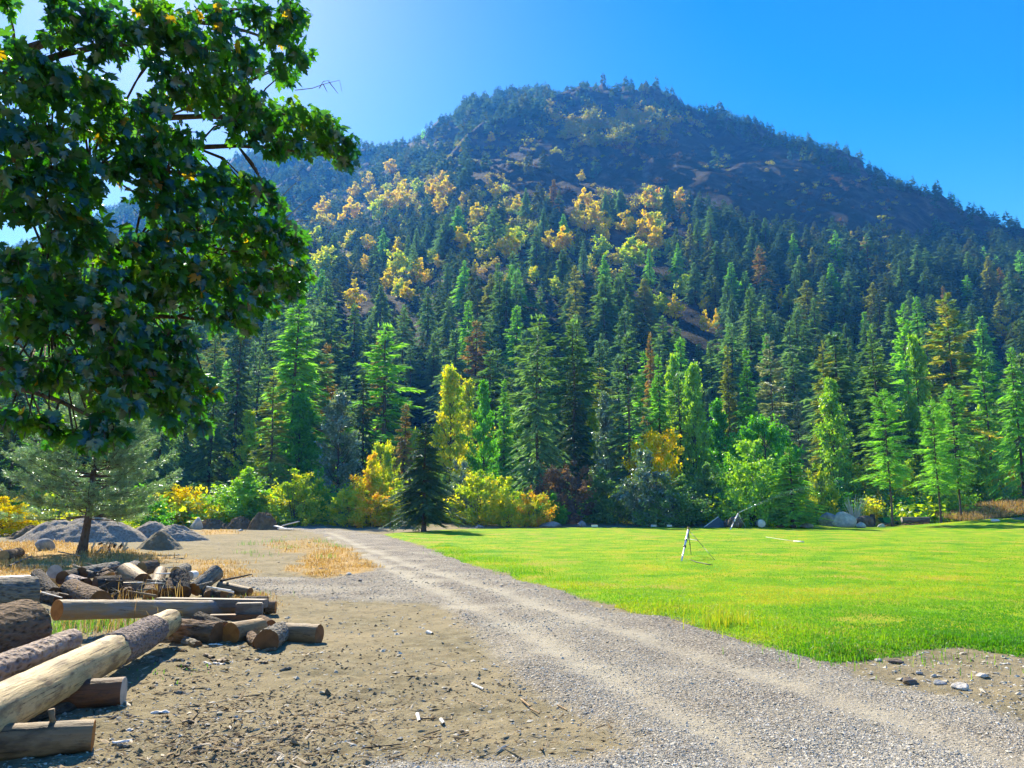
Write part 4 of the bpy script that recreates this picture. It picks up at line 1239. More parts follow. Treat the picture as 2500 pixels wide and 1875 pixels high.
# ------------------------------------------------------------------ piles, banks, boulders
M_GRAVELPILE = rock_mat("pile_gravel", (0.20, 0.17, 0.125), (0.66, 0.57, 0.44), 9, 0.12)
M_SANDPILE = rock_mat("pile_sand", (0.16, 0.14, 0.095), (0.27, 0.235, 0.16), 7, 0.03)
M_EARTH = rock_mat("earth_clods", (0.15, 0.095, 0.04), (0.32, 0.22, 0.11), 4, 0.12)
M_CLOD = rock_mat("dry_clods", (0.13, 0.10, 0.06), (0.24, 0.19, 0.11), 6, 0.02)
M_BOULDER = rock_mat("pale_granite", (0.40, 0.38, 0.34), (0.74, 0.70, 0.62), 3, 0.05)
M_BOULDER_B = rock_mat("blue_grey_stone", (0.18, 0.20, 0.22), (0.46, 0.47, 0.47), 4, 0.04)
M_BOULDER_D = rock_mat("brown_stone", (0.09, 0.07, 0.055), (0.24, 0.19, 0.15), 5, 0.04)


def mound(u, v_, D, wpx, hpx, name, mat, label, cat, seed, depth=0.8, sharp=1.2, rough=.06, rotz=0.0, peaks=None):
    """loose heap with its own uneven outline"""
    p = at(u, 1250, D)
    w, h = px2m(wpx, D) / 2, px2m(hpx, D)
    rr_, aa = np.meshgrid(np.linspace(0, 1, 34), np.linspace(0, 2 * np.pi, 90, endpoint=False))
    X, Y = rr_ * np.cos(aa), rr_ * np.sin(aa)
    out = 1 + .16 * fbm(np.cos(aa) * 1.6 + seed, np.sin(aa) * 1.6, seed, 3)
    Z = np.zeros_like(X)
    for (px_, py_, ph, pr) in (peaks or [(0, 0, 1, 1)]):
        d = np.hypot((X - px_), (Y - py_)) / pr
        Z = np.maximum(Z, ph * np.clip(1 - np.sqrt(d ** 2 + .02) ** sharp, 0, 1))
    Z = Z * (1 - rr_ ** 6)
    Z = Z * h + rough * h * fbm(X * 6 + seed, Y * 6, seed, 4) * (1 - rr_ ** 4) + rough * .4 * h * fbm(X * 22, Y * 22, seed + 2, 3) - .12 * rr_ ** 8
    V = np.stack([X * w * out, Y * w * depth * out, Z], -1)
    na, nr = X.shape
    V = V.reshape(-1, 3)
    i = np.arange(na)[:, None]; j = np.arange(nr - 1)[None]
    k = (i + 1) % na
    Fc = np.stack([i * nr + j, i * nr + j + 1, k * nr + j + 1, k * nr + j], -1).reshape(-1, 4)
    o = link(name, mesh_np(name, V, Fc, [mat], True))
    o.location = (p.x, p.y, gh(p.x, p.y) - .02)
    o.rotation_euler = (0, 0, rotz)
    return tag(o, label, cat)


mound(195, 0, 37.5, 350, 74, 'gravel_pile', M_GRAVELPILE, 'large grey gravel pile behind the foreground pine', 'gravel pile', 3, .7, 1.1, .07, peaks=[(-.3, 0, .85, .75), (.15, .1, 1, .85), (.5, 0, .75, .6)])
mound(410, 0, 38.5, 230, 52, 'gravel_pile', M_GRAVELPILE, 'lower grey gravel pile spreading right behind the small tan heap', 'gravel pile', 8, .6, 1.2, .07, peaks=[(-.35, .1, 1, .7), (.15, 0, .8, .8)])
mound(397, 0, 30.5, 140, 54, 'soil_pile', M_SANDPILE, 'small pointed tan soil heap in front of the gravel piles', 'soil pile', 12, .9, .95, .06, peaks=[(0, 0, 1, .85), (.45, -.2, .3, .5)])
mound(90, 0, 40, 150, 34, 'soil_pile', M_EARTH, 'low brown earth bank left of the gravel piles by the yellow bush', 'earth bank', 15, .6, 1.5, .2)
mound(645, 0, 56, 78, 40, 'dirt_mound', M_EARTH, 'dark upturned earth clod mound beside the white planks', 'dirt mound', 21, .8, 2.2, .22)
mound(590, 0, 57, 90, 28, 'dirt_mound', M_EARTH, 'brown earth bank in front of the wide green bush', 'dirt mound', 25, .7, 1.8, .3)
mound(515, 0, 57, 110, 22, 'dirt_mound', M_EARTH, 'low stony earth bank between the grey boulder and the brown bank', 'dirt mound', 28, .6, 1.8, .4)
mound(2250, 0, 61, 300, 14, 'dirt_mound', M_EARTH, 'long low brown dirt bank under the lying log at the lawn end', 'dirt bank', 31, .25, 1.8, .4)
mound(2345, 0, 60.5, 60, 16, 'dirt_mound', M_EARTH, 'dark root-filled dirt heap right of the lying log', 'dirt heap', 33, .6, 1.8, .4)
mound(2440, 0, 61, 160, 12, 'dirt_mound', M_EARTH, 'brown dirt ridge at the far right end of the lawn', 'dirt bank', 35, .3, 1.8, .3)


def rock(u, v_bottom, D, wpx, hpx, mat, label, seed, cat='boulder', name='boulder', group=None, z=None):
    p = at(u, 1250, D)
    import mathutils
    bm_v, bm_f = ico(3)
    rng = np.random.default_rng(seed)
    q = bm_v.copy()
    for _ in range(9):
        n = rng.normal(0, 1, 3); n /= np.linalg.norm(n)
        c = rng.uniform(.55, .85)
        d = q @ n
        q = q - np.clip(d - c, 0, None)[:, None] * n * .9
    q *= (1 + .05 * fbm(q[:, 0] * 3 + seed, q[:, 1] * 3 + q[:, 2] * 2, seed, 3))[:, None]
    w, h = px2m(wpx, D) / 2, px2m(hpx, D) / 1.55
    q = q * np.array([w * 1.08, w * .95, h]) 
    o = link(name, mesh_np(name, q, bm_f, [mat], True))
    o.location = (p.x, p.y, (gh(p.x, p.y) if z is None else z) + h * .55)
    o.rotation_euler = (0, 0, rng.uniform(-.3, .3))
    return tag(o, label, cat, group)


_ICO = {}


def ico(n):
    if n in _ICO: return _ICO[n]
    import bmesh
    b = bmesh.new(); bmesh.ops.create_icosphere(b, subdivisions=n, radius=1)
    V = np.array([v.co[:] for v in b.verts]); Fc = np.array([[v.index for v in f.verts] for f in b.faces]); b.free()
    _ICO[n] = (V, Fc)
    return _ICO[n]


ROCKS = [
 (2022, 60.5, 44, 34, M_BOULDER_B, 'dark blue-grey boulder left of the big pale one'), (2058, 60, 56, 36, M_BOULDER, 'big pale granite boulder at the lawn edge'),
 (2085, 61, 30, 24, M_BOULDER, 'small pale boulder tucked right behind the big pale one'), (2112, 60, 44, 26, M_BOULDER_D, 'brown rounded stone right of the pale boulders'),
 (2100, 58.5, 22, 14, M_BOULDER, 'small white block in front of the brown rounded stone'), (2150, 58.5, 20, 9, M_BOULDER, 'flat pale stone near the young pine trunk'),
 (1797, 57.5, 40, 28, M_BOULDER_D, 'dark square stone right behind the spraying sprinkler'), (1775, 58.5, 22, 20, M_BOULDER_D, 'tan stone left of the dark square stone behind the sprinkler'),
 (1903, 58.5, 20, 12, M_BOULDER_D, 'low brown stone right of the white drum'), (1968, 58.5, 30, 13, M_BOULDER_B, 'low bluish rubble stone between the white drum and the boulders'),
 (1345, 60, 60, 13, M_BOULDER_B, 'low blue-grey rubble heap at the lawn edge under the reddish shrub'), (1420, 60, 22, 16, M_BOULDER_B, 'small pointed blue-grey stone right of the rubble heap'),
 (1170, 59, 22, 10, M_BOULDER_B, 'small grey stone at the lawn edge right of the spruce'), (484, 56, 32, 30, M_BOULDER, 'round grey boulder at the left end of the earth bank'),
 (2392, 62, 40, 22, M_BOULDER, 'pale flat rock on the dry grass slope at right'), (2412, 63, 50, 30, M_BOULDER_B, 'large blue-grey slab on the dry grass slope at right'),
 (2398, 60, 30, 16, M_BOULDER, 'white rock below the pale flat rock on the dry slope'), (2472, 62, 34, 20, M_BOULDER, 'white rounded rock in the dry grass by the right edge'),
 (118, 29.5, 46, 30, M_BOULDER_B, 'blue-grey stone in the dry grass left of the foreground pine'), (590, 53, 12, 6, M_BOULDER, 'small white stone below the earth bank'),
 (856, 19.2, 14, 8, M_BOULDER, 'small white stone in the dry grass patch by the road'), (884, 17.5, 9, 6, M_BOULDER_D, 'small brown stone at the edge of the dry grass patch')]
for k, (u_, D_, w_, h_, m_, lb) in enumerate(ROCKS):
    rock(u_, 0, D_, w_, h_, m_, lb, 60 + k, 'boulder' if h_ > 12 else 'stone', 'boulder' if h_ > 12 else 'stone')
for k, (u_, w_, h_) in enumerate([(332, 18, 14), (346, 20, 18), (360, 16, 11), (373, 18, 13), (388, 22, 16), (352, 14, 9), (340, 16, 9), (366, 13, 8), (398, 16, 11)]):
    rock(u_, 0, 47 - (k % 3) * .7, w_, h_, M_BOULDER_B, 'bluish white stone in the heap behind the gravel piles', 140 + k, 'stone', 'stone', 'bluish stones heaped behind the gravel')
for k, (u_, v_, w_, h_) in enumerate([(2190, 1665, 36, 16), (2262, 1672, 30, 12), (2312, 1682, 44, 15), (2365, 1660, 30, 9), (2160, 1624, 36, 9), (2215, 1648, 18, 8), (2120, 1620, 16, 9), (2250, 1655, 14, 8)]):
    D_ = gp(u_, v_).y
    rock(u_, 0, D_, w_, h_, [M_BOULDER_D, M_BOULDER_B, M_BOULDER, M_BOULDER][k % 4],
         ['dark rock at the lawn corner beside the gravel', 'blue-grey rock lying right of the dark corner rock', 'largest flat pale rock in the dirt below the lawn', 'thin pale stone in the dirt right of the rocks',
          'dark flat stone at the tip of the lawn grass', 'little grey stone between lawn tip and dark corner rock', 'small stone half hidden at the lawn point', 'small pale stone above the flat pale rock'][k], 170 + k, 'rock', 'rock')

# ------------------------------------------------------------------ logs
BK = {'grey': bark_mat("grey_bark", (0.05, 0.045, 0.038), (0.27, 0.25, 0.21), 26, 0.3, 0.045),
      'brown': bark_mat("brown_bark", (0.045, 0.03, 0.02), (0.22, 0.155, 0.105), 24, 0.35, 0.045),
      'dark': bark_mat("dark_bark", (0.02, 0.018, 0.016), (0.10, 0.085, 0.07), 26, 0.3, 0.045),
      'fir': bark_mat("scaly_bark", (0.06, 0.05, 0.05), (0.33, 0.27, 0.25), 34, 0.45, 0.045),
      'patchy': bark_mat("flaking_bark", (0.10, 0.07, 0.06), (0.45, 0.37, 0.32), 20, 0.4, 0.045, (0.66, 0.55, 0.42)),
      'peeled': wood_mat("peeled_wood", (0.40, 0.29, 0.13), (0.70, 0.54, 0.30), (0.20, 0.14, 0.08)),
      'pole': wood_mat("weathered_pole_wood", (0.20, 0.13, 0.065), (0.42, 0.31, 0.20), (0.24, 0.23, 0.23)),
      'tan': wood_mat("tan_wood", (0.24, 0.14, 0.055), (0.46, 0.30, 0.14), (0.13, 0.075, 0.04)),
      'umber': wood_mat("umber_wood", (0.17, 0.11, 0.06), (0.34, 0.23, 0.13), (0.08, 0.055, 0.035)),
      'red': wood_mat("reddish_wood", (0.16, 0.065, 0.03), (0.27, 0.12, 0.055), (0.08, 0.05, 0.04)),
      'white': wood_mat("white_and_sunlit_wood", (0.62, 0.58, 0.52), (0.85, 0.82, 0.76)),  # white wood; also paints the sun glare on two overexposed logs
      'beam': wood_mat("grey_beam_wood", (0.16, 0.13, 0.12), (0.27, 0.235, 0.215), (0.12, 0.09, 0.08))}
EN = {'orange': end_mat("fresh_cut_end", (0.50, 0.22, 0.06), (0.32, 0.12, 0.035)), 'tan': end_mat("tan_cut_end", (0.50, 0.33, 0.14), (0.32, 0.19, 0.075)),
      'pale': end_mat("pale_cut_end", (0.55, 0.50, 0.44), (0.36, 0.32, 0.28)), 'dark': end_mat("weathered_cut_end", (0.26, 0.13, 0.055), (0.11, 0.055, 0.028))}
CS = .38427


def cpt(x, y, z, jitter=0):
    return gp(x * CS, 1300 + y * CS, z)


def cyl_body(L, ra, rb, amp, seed, seg=44, rings=None, bend=0.0, t0=0, t1=1, off=0.0, lump=0.05, rag=0.0):
    rings = rings or int(np.clip(L / .03, 10, 90))
    t = np.linspace(t0, t1, rings); th = np.linspace(0, 2 * np.pi, seg, endpoint=False)
    Tt, Th = np.meshgrid(t, th, indexing='ij')
    if rag:
        e = rag * (fbm(np.cos(Th[0]) * 2.2 + seed, np.sin(Th[0]) * 2.2, seed + 4, 4))
        e2 = rag * (fbm(np.cos(Th[0]) * 2.2 + seed + 9, np.sin(Th[0]) * 2.2, seed + 5, 4))
        Tt = (t0 + e)[None] + (Tt - t0) / (t1 - t0) * ((t1 + e2) - (t0 + e))[None]
    R = ra + (rb - ra) * Tt
    zc = Tt * L
    cx, cy = np.cos(Th), np.sin(Th)
    R = R * (1 + lump * fbm(cx * 1.1 + zc * 1.3 + seed, cy * 1.1 + zc * .6, seed, 3)) + off
    R = R + amp * (np.abs(fbm(cx * R * 26 + seed, cy * R * 26 + zc * 9, seed + 1, 3)) * 2 + .6 * fbm(cx * R * 60, cy * R * 60 + zc * 22, seed + 2, 2))
    bx = bend * np.sin(Tt * np.pi)
    V = np.stack([R * cx + bx, R * cy, zc], -1).reshape(-1, 3)
    i = np.arange(rings - 1)[:, None] * seg; j = np.arange(seg)[None]; k = (j + 1) % seg
    return V, np.stack([i + j, i + k, i + seg + k, i + seg + j], -1).reshape(-1, 4), V[:seg], V[-seg:]


def log(A, B, ra, rb, mat, ends, label, seed, amp=.004, name='log', cat='log', group='logs heaped at the edge of the yard', lump=.05, bend=0, body='bark', sleeves=()):
    A, B = Vector(A), Vector(B)
    d = B - A; L = d.length
    root = empty(name, A, label, cat, group)
    root.rotation_mode = 'QUATERNION'
    root.rotation_quaternion = d.to_track_quat('Z', 'Y')
    V, Fc, e0, e1 = cyl_body(L, ra, rb, amp, seed, lump=lump, bend=bend)
    link(body, mesh_np(body, V, Fc, [BK[mat]], True), root)
    for k, (e, z0, en) in enumerate(((e0, 0, ends[0]), (e1, L, ends[1]))):
        if en is None: continue
        n = len(e); rng = np.random.default_rng(seed + k)
        sg = -1 if k == 0 else 1
        q = e.copy(); q[:, 2] = 0
        tilt = rng.uniform(-.06, .06, 2)
        rings_ = [q * s for s in (1.0, .97, .6, .25)]
        for a, dz in zip(rings_, (0, .004, .006, .008)):
            a[:, 2] = sg * dz + (q[:, 0] * tilt[0] * 0)
        VV = np.vstack(rings_ + [np.array([[0, 0, sg * .008]])])
        jj = np.arange(n); kk = (jj + 1) % n
        FF = [np.stack([r_ * n + jj, r_ * n + kk, (r_ + 1) * n + kk, (r_ + 1) * n + jj], -1)[:, ::(1 if k else -1)] for r_ in range(3)]
        tri = np.stack([3 * n + jj, 3 * n + kk, np.full(n, 4 * n)], -1)[:, ::(1 if k else -1)]
        o = link('cut_end', mesh_np('cut_end', VV, [np.vstack(FF), tri], [EN[en]], False), root)
        o.location = (0, 0, z0)
    for (t0, t1, mt, off, am) in sleeves:
        V, Fc, _, _ = cyl_body(L, ra, rb, am, seed, seg=64, bend=bend, t0=t0, t1=t1, off=off, lump=lump, rag=.02, rings=int((t1 - t0) * L / .018))
        # roll the ragged rims down to the wood
        n = 64
        for rim, nxt in ((0, 1), (len(V) // n - 1, len(V) // n - 2)):
            q = V[rim * n:(rim + 1) * n]
            q[:, :2] *= ((ra * .97) / np.hypot(q[:, 0], q[:, 1]).clip(.01))[:, None] if False else .9
        link('bark', mesh_np('bark', V, Fc, [BK[mt]], True), root)
    return root, L


def rr2(px_, D): return px_ * CS * D / F


def logc(a, b, rpa, rpb, mat, ends, label, seed, za=None, zb=None, **kw):
    """ends given in close-up pixels; heights default to lying on the ground"""
    out = []
    for (x_, y_), rp, z_ in ((a, rpa, za), (b, rpb, zb)):
        zz = .12 if z_ is None else z_
        for _ in range(6):
            p = cpt(x_, y_, zz)
            rr_ = rr2(rp, p.y)
            if z_ is None: zz = rr_ * .93 + .0
        out.append((p, rr_))
    return log(out[0][0], out[1][0], out[0][1], out[1][1], mat, ends, label, seed, **kw)


_pa, _pb = cpt(1075, 563, .29), cpt(-420, 1330, .24)
_ux = [proj(*(_pa + (_pb - _pa) * t))[0] / CS for t in np.linspace(0, 1, 400)]
SL0, SL1 = [float(np.linspace(0, 1, 400)[int(np.argmin(np.abs(np.array(_ux) - q)))]) for q in (962, 690)]
# the big peeled log across the front of the heap
mainlog, ML_ = logc((1075, 563), (-420, 1330), 74, 178, 'peeled', ('tan', 'tan'), 'long peeled yellow log with a band of dark bark, across the front of the heap', 1, za=.29, zb=.24,
                    amp=.004, lump=.09, bend=.03, body='wood', sleeves=((SL0, SL1, 'fir', .010, .007),))
kb = MB(); kb.tube([[0, 0, 0], [0.0, 0.02, .10], [.01, .05, .17]], [.035, .028, .02], 9)
# stacked at far left
logc((150, 610), (-520, 770), 172, 185, 'brown', ('dark', 'dark'), 'thickest brown-barked log at the left edge of the photo', 2, za=.26, zb=.26, amp=.010, lump=.07)
logc((222, 395), (-420, 420), 102, 120, 'grey', ('dark', 'dark'), 'rough grey-barked log lying behind the thickest brown one', 3, za=.26, zb=.3, amp=.012, lump=.08)
logc((185, 318), (-300, 352), 46, 60, 'white', ('pale', 'pale'), 'log painted sunlit white at the left edge behind the grey-barked log', 4, amp=.001, body='wood', za=.22, zb=.22)  # white colour stands in for the sun's glare on this pale log
logc((455, 680), (-260, 960), 62, 88, 'patchy', ('dark', 'dark'), 'log with flaking reddish-white bark between the peeled log and the thick brown one', 5, za=.13, zb=.2, amp=.007, lump=.07)
logc((785, 1012), (380, 1035), 88, 86, 'red', ('pale', 'dark'), 'short reddish-brown log with a pale grey cut end, under the peeled log', 6, amp=.002, body='wood')
logc((598, 1052), (-60, 1240), 26, 40, 'dark', (None, None), 'curved dark bark-covered limb beneath the peeled log', 7, amp=.008, name='limb', cat='limb', lump=.12, bend=.04)
bl, L_ = logc((592, 1290), (-150, 1345), 88, 104, 'umber', ('orange', 'tan'), 'short brown log with a knot stub in the bottom left corner', 8, amp=.003, body='wood', lump=.06)
kn = MB(); kn.tube([[0, 0, 0], [0, .05, .012], [0, .10, .02]], [.021, .017, .021], 10)
k_ = kn.obj('knot_stub', BK['umber'], bl, True)
k_.matrix_parent_inverse = Matrix.Identity(4)
q_ = bl.rotation_quaternion.inverted() @ Vector((0, 0, 1))
k_.rotation_mode = 'QUATERNION'; k_.rotation_quaternion = q_.to_track_quat('Y', 'Z')
k_.location = Vector((0, 0, L_ * .36)) + q_ * .085
# long weathered pole
logc((362, 493), (1495, 478), 62, 44, 'pole', ('orange', 'tan'), 'long weathered pole with an orange cut end lying across the middle of the heap', 9, za=.36, zb=.09, amp=.002, body='wood', lump=.03)


def plank(a, b, wpx, hpx, za, zb, mat, label, name='beam', cat='beam', group=None):
    pa, pb = cpt(a[0], a[1], za), cpt(b[0], b[1], zb)
    d = pb - pa
    root_w, root_h = rr2(wpx, pa.y), rr2(hpx, pa.y)
    import bmesh
    bm = bmesh.new()
    bmesh.ops.create_cube(bm, size=1)
    bmesh.ops.scale(bm, verts=bm.verts, vec=(root_w, root_h, d.length))
    bmesh.ops.bevel(bm, geom=bm.edges[:], offset=min(root_w, root_h) * .08, segments=2, affect='EDGES')
    me = bpy.data.meshes.new(name); bm.to_mesh(me); bm.free()
    me.materials.append(BK[mat])
    o = link(name, me)
    o.location = (pa + pb) / 2
    o.rotation_mode = 'QUATERNION'; o.rotation_quaternion = d.to_track_quat('Z', 'Y')
    return tag(o, label, cat, group)


plank((1000, 440), (1690, 452), 70, 50, .20, .20, 'beam', 'long grey squared beam behind the right end of the pole')
plank((1500, 490), (1670, 487), 60, 80, .14, .14, 'beam', 'short smooth grey block at the right end of the pole', 'block', 'wooden block')
plank((1330, 540), (1660, 535), 60, 34, .05, .05, 'red', 'red-brown board under the pole end', 'board', 'board')
logc((1700, 455), (1560, 458), 50, 48, 'dark', ('dark', 'dark'), 'dark stub log just right of the grey beam', 10, amp=.004, za=.16, zb=.16)
logc((1752, 475), (1690, 476), 38, 38, 'brown', ('orange', 'dark'), 'small reddish stub log, rightmost behind the pole', 11, amp=.004, za=.12, zb=.12)
# right-hand group in front of the pole
logc((1125, 625), (1385, 645), 74, 70, 'brown', ('tan', 'dark'), 'short brown-barked log next to the tip of the peeled log', 12, amp=.006)
logc((1255, 545), (1420, 612), 40, 42, 'dark', ('tan', 'dark'), 'dark tilted log with a pale end edge resting behind the orange-faced log', 13, za=.24, zb=.16, amp=.006)
logc((1463, 645), (1650, 606), 66, 58, 'tan', ('orange', 'tan'), 'tan peeled log facing the camera with a round orange cut face', 14, amp=.0015, body='wood')
logc((1690, 692), (1790, 632), 72, 62, 'grey', ('dark', 'dark'), 'flaring grey-barked stump end with a dark face, left of the rightmost log', 15, amp=.012, lump=.12)
logc((1820, 640), (2030, 648), 60, 60, 'umber', ('dark', 'dark'), 'brown split log at the right end of the heap', 16, amp=.003, body='wood')
logc((1660, 560), (1720, 590), 34, 34, 'brown', ('orange', 'dark'), 'small log with an orange end wedged behind the tan one', 17, amp=.004, za=.13, zb=.12)
logc((985, 690), (1150, 684), 22, 20, 'grey', (None, None), 'curved grey bark slab on the ground by the peeled log tip', 18, amp=.008, name='bark_piece', cat='bark piece', za=.03, zb=.03, lump=.1, bend=.03)
# back row of the heap
BACK = [
 ((450, 368), (640, 440), 66, 66, 'brown', ('tan', 'dark'), .16, .12, 'log showing a tilted tan oval cut face in the back row'),
 ((905, 322), (800, 262), 58, 66, 'tan', ('dark', 'tan'), .22, .34, 'peeled log with a dark round face topping the back row'),
 ((600, 350), (760, 340), 66, 66, 'dark', ('dark', 'dark'), .2, .2, 'dark split log between the tan oval face and the frosted block'),
 ((515, 262), (735, 222), 40, 36, 'grey', ('dark', 'dark'), .34, .36, 'rough grey-barked log on top of the back row'),
 ((400, 290), (500, 270), 42, 40, 'dark', ('dark', 'dark'), .3, .3, 'rough dark log left of the rough grey one on top'),
 ((345, 390), (235, 270), 40, 36, 'dark', ('dark', 'dark'), .14, .34, 'dark log tilting up at the left of the back row'),
 ((330, 300), (348, 250), 44, 42, 'white', ('pale', 'pale'), .12, .34, 'upright log painted white as in glaring sun, left of the back row'),  # overexposed sunlit wood put into the colour as white
 ((900, 235), (985, 215), 44, 40, 'brown', ('tan', 'dark'), .3, .34, 'log behind the peeled one, highest of the back row'),
 ((985, 340), (1020, 250), 40, 36, 'umber', ('tan', 'dark'), .14, .32, 'brown split piece standing on end in the back row'),
 ((1068, 400), (1070, 330), 56, 52, 'brown', ('dark', 'dark'), .08, .24, 'round-topped brown log standing upright just behind the pole'),
 ((1155, 390), (1140, 280), 56, 58, 'dark', ('dark', 'dark'), .1, .36, 'dark grey-blue upright log beside the round-topped brown one'),
 ((1238, 362), (1378, 250), 42, 46, 'grey', ('orange', 'dark'), .16, .42, 'bark-covered log leaning upward with an orange lower face'),
 ((1400, 345), (1590, 378), 34, 26, 'umber', ('tan', 'dark'), .18, .12, 'tapering tan log at the right end of the back row'),
 ((1310, 385), (1425, 395), 34, 30, 'dark', ('dark', 'dark'), .1, .1, 'bluish dark bark piece under the leaning log'),
 ((1205, 275), (1240, 268), 26, 24, 'white', ('pale', 'pale'), .22, .22, 'small white log end peeking behind the leaning log')]
BACK += [
 ((560, 405), (470, 330), 44, 40, 'brown', ('tan', 'dark'), .10, .12, 'brown-barked round lying low behind the tan oval cut face'),
 ((700, 300), (640, 250), 46, 44, 'brown', ('tan', 'dark'), .24, .28, 'brown round with a pale face in the middle of the back row'),
 ((775, 250), (860, 215), 36, 36, 'grey', ('pale', 'dark'), .30, .30, 'grey-barked round behind the peeled log on top'),
 ((960, 405), (930, 330), 42, 40, 'brown', ('orange', 'dark'), .09, .10, 'low round with an orange face between the frosted block and the upright logs'),
 ((1120, 255), (1180, 232), 34, 34, 'grey', ('tan', 'dark'), .26, .26, 'grey round lying behind the dark upright log'),
 ((545, 330), (440, 300), 38, 36, 'patchy', ('dark', 'dark'), .24, .26, 'reddish flaking round above the tan oval cut face'),
 ((290, 415), (380, 430), 40, 38, 'dark', ('dark', 'dark'), .08, .08, 'dark round on the ground at the left of the back row'),
 ((820, 395), (745, 330), 40, 40, 'brown', ('dark', 'dark'), .08, .1, 'brown round half hidden behind the frosted block'),
 ((1290, 320), (1330, 400), 30, 30, 'brown', ('tan', 'dark'), .16, .08, 'small brown round under the leaning log'),
 ((1480, 400), (1395, 402), 28, 30, 'grey', ('dark', 'dark'), .06, .06, 'grey round in front of the tapering tan log'),
 ((1560, 640), (1640, 700), 34, 34, 'brown', ('orange', 'dark'), .07, .07, 'small brown round beside the tan orange-faced log'),
 ((1180, 690), (1260, 720), 26, 24, 'grey', ('tan', 'dark'), .05, .05, 'short grey billet on the ground in front of the brown-barked log')]
for k, (a, b, ra_, rb_, mt, en, za_, zb_, lb) in enumerate(BACK):
    logc(a, b, ra_, rb_, mt, en, lb, 30 + k, za=za_, zb=zb_, amp=.007 if mt in ('brown', 'grey', 'dark') else .002, body='bark' if mt in ('brown', 'grey', 'dark') else 'wood', lump=.08)
plank((640, 372), (905, 362), 60, 95, .12, .13, 'beam', 'squared log with a frosted white top edge in the back row', 'split_log', 'split log')
for k in range(22):
    x0_, y0_ = rs.uniform(240, 1500), rs.uniform(250, 420)
    a_ = rs.uniform(-.6, .6) + (math.pi if rs.random() < .5 else 0); l_ = rs.uniform(90, 230)
    zz_ = .12 + (420 - y0_) / 170 * .3
    logc((x0_, y0_), (x0_ + math.cos(a_) * l_, y0_ + math.sin(a_) * l_ * .6), rs.uniform(3, 8), rs.uniform(2, 5), str(rs.choice(['umber', 'white', 'grey', 'dark'])), (None, None), 'thin stick tangled among the short logs of the back row', 400 + k,
         za=zz_, zb=max(.08, zz_ + rs.uniform(-.1, .1)), amp=.001, name='stick', cat='stick', group='thin sticks tangled in the log heap', body='wood', lump=.1)
# pieces in the dry grass at the left
logc((20, 150), (120, 130), 34, 32, 'brown', ('tan', 'dark'), 'short weathered log in the dry grass at the left edge', 50, amp=.006, group='pieces lying in the dry grass')
for k, (a, b, w_) in enumerate([((-40, 60), (60, 160), 5), ((370, 122), (520, 150), 4), ((60, 210), (200, 150), 5)]):
    logc(a, b, w_, w_ * .6, 'grey', (None, None), ['bent grey stick in the dry grass at the left edge', 'thin pale stick between the blue-grey stone and the pine trunk', 'grey stick below the weathered log in the dry grass'][k], 55 + k, amp=.001, za=.12, zb=.1, name='stick', cat='stick', group='pieces lying in the dry grass')

def slab(x_, y_, lpx, wpx, mat, seed, label, group):
    """a curved piece of fallen bark lying on the dirt"""
    rng = np.random.default_rng(seed)
    p = cpt(x_, y_, .02); L, Wd = rr2(lpx, p.y), rr2(wpx, p.y)
    a, b = np.meshgrid(np.linspace(-1, 1, 22), np.linspace(-1, 1, 10), indexing='ij')
    wob = 1 + .35 * fbm(a * 2.2 + seed, 0 * a, seed, 3)
    X = a * L / 2; Y = b * Wd / 2 * wob
    Z = (1 - b ** 2) * Wd * .28 + .012 * fbm(X * 30, Y * 30, seed, 3) + .1 * Wd * np.sin(a * 2 + seed) + .008
    top = np.stack([X, Y, Z], -1).reshape(-1, 3); bot = top - [0, 0, .008]
    V = np.vstack([top, bot]); n = 22 * 10
    i = np.arange(21)[:, None] * 10; j = np.arange(9)[None]
    q = np.stack([i + j, i + 10 + j, i + 11 + j, i + j + 1], -1).reshape(-1, 4)
    rim = [k for k in range(9)] + [10 * k + 9 for k in range(21)] + [219 - k for k in range(9)] + [210 - 10 * k for k in range(21)]
    rf = np.array([[rim[k], rim[(k + 1) % len(rim)], rim[(k + 1) % len(rim)] + n, rim[k] + n] for k in range(len(rim))])
    o = link('bark_piece', mesh_np('bark_piece', V, np.vstack([q, q[:, ::-1] + n, rf]), [BK[mat]], True))
    o.location = (p.x, p.y, gh(p.x, p.y)); o.rotation_euler = (rng.uniform(-.15, .15), rng.uniform(-.1, .1), rng.uniform(-.9, .9))
    return tag(o, label, 'bark piece', group)


for k in range(30):
    big = k % 3
    x_, y_ = [(rs.uniform(980, 1700), rs.uniform(712, 860)), (rs.uniform(620, 1300), rs.uniform(1000, 1420)), (rs.uniform(1150, 1950), rs.uniform(700, 900))][big]
    slab(x_, y_, rs.uniform(50, 130), rs.uniform(16, 38), str(rs.choice(['grey', 'white', 'brown', 'umber'])), 700 + k,
         ['piece of fallen bark on the dirt in front of the brown-barked log', 'piece of fallen bark on the chips beside the lowest logs', 'piece of fallen bark near the right end of the heap'][big],
         ['bark pieces in front of the brown-barked log', 'bark pieces beside the lowest logs', 'bark pieces near the right end of the heap'][big])

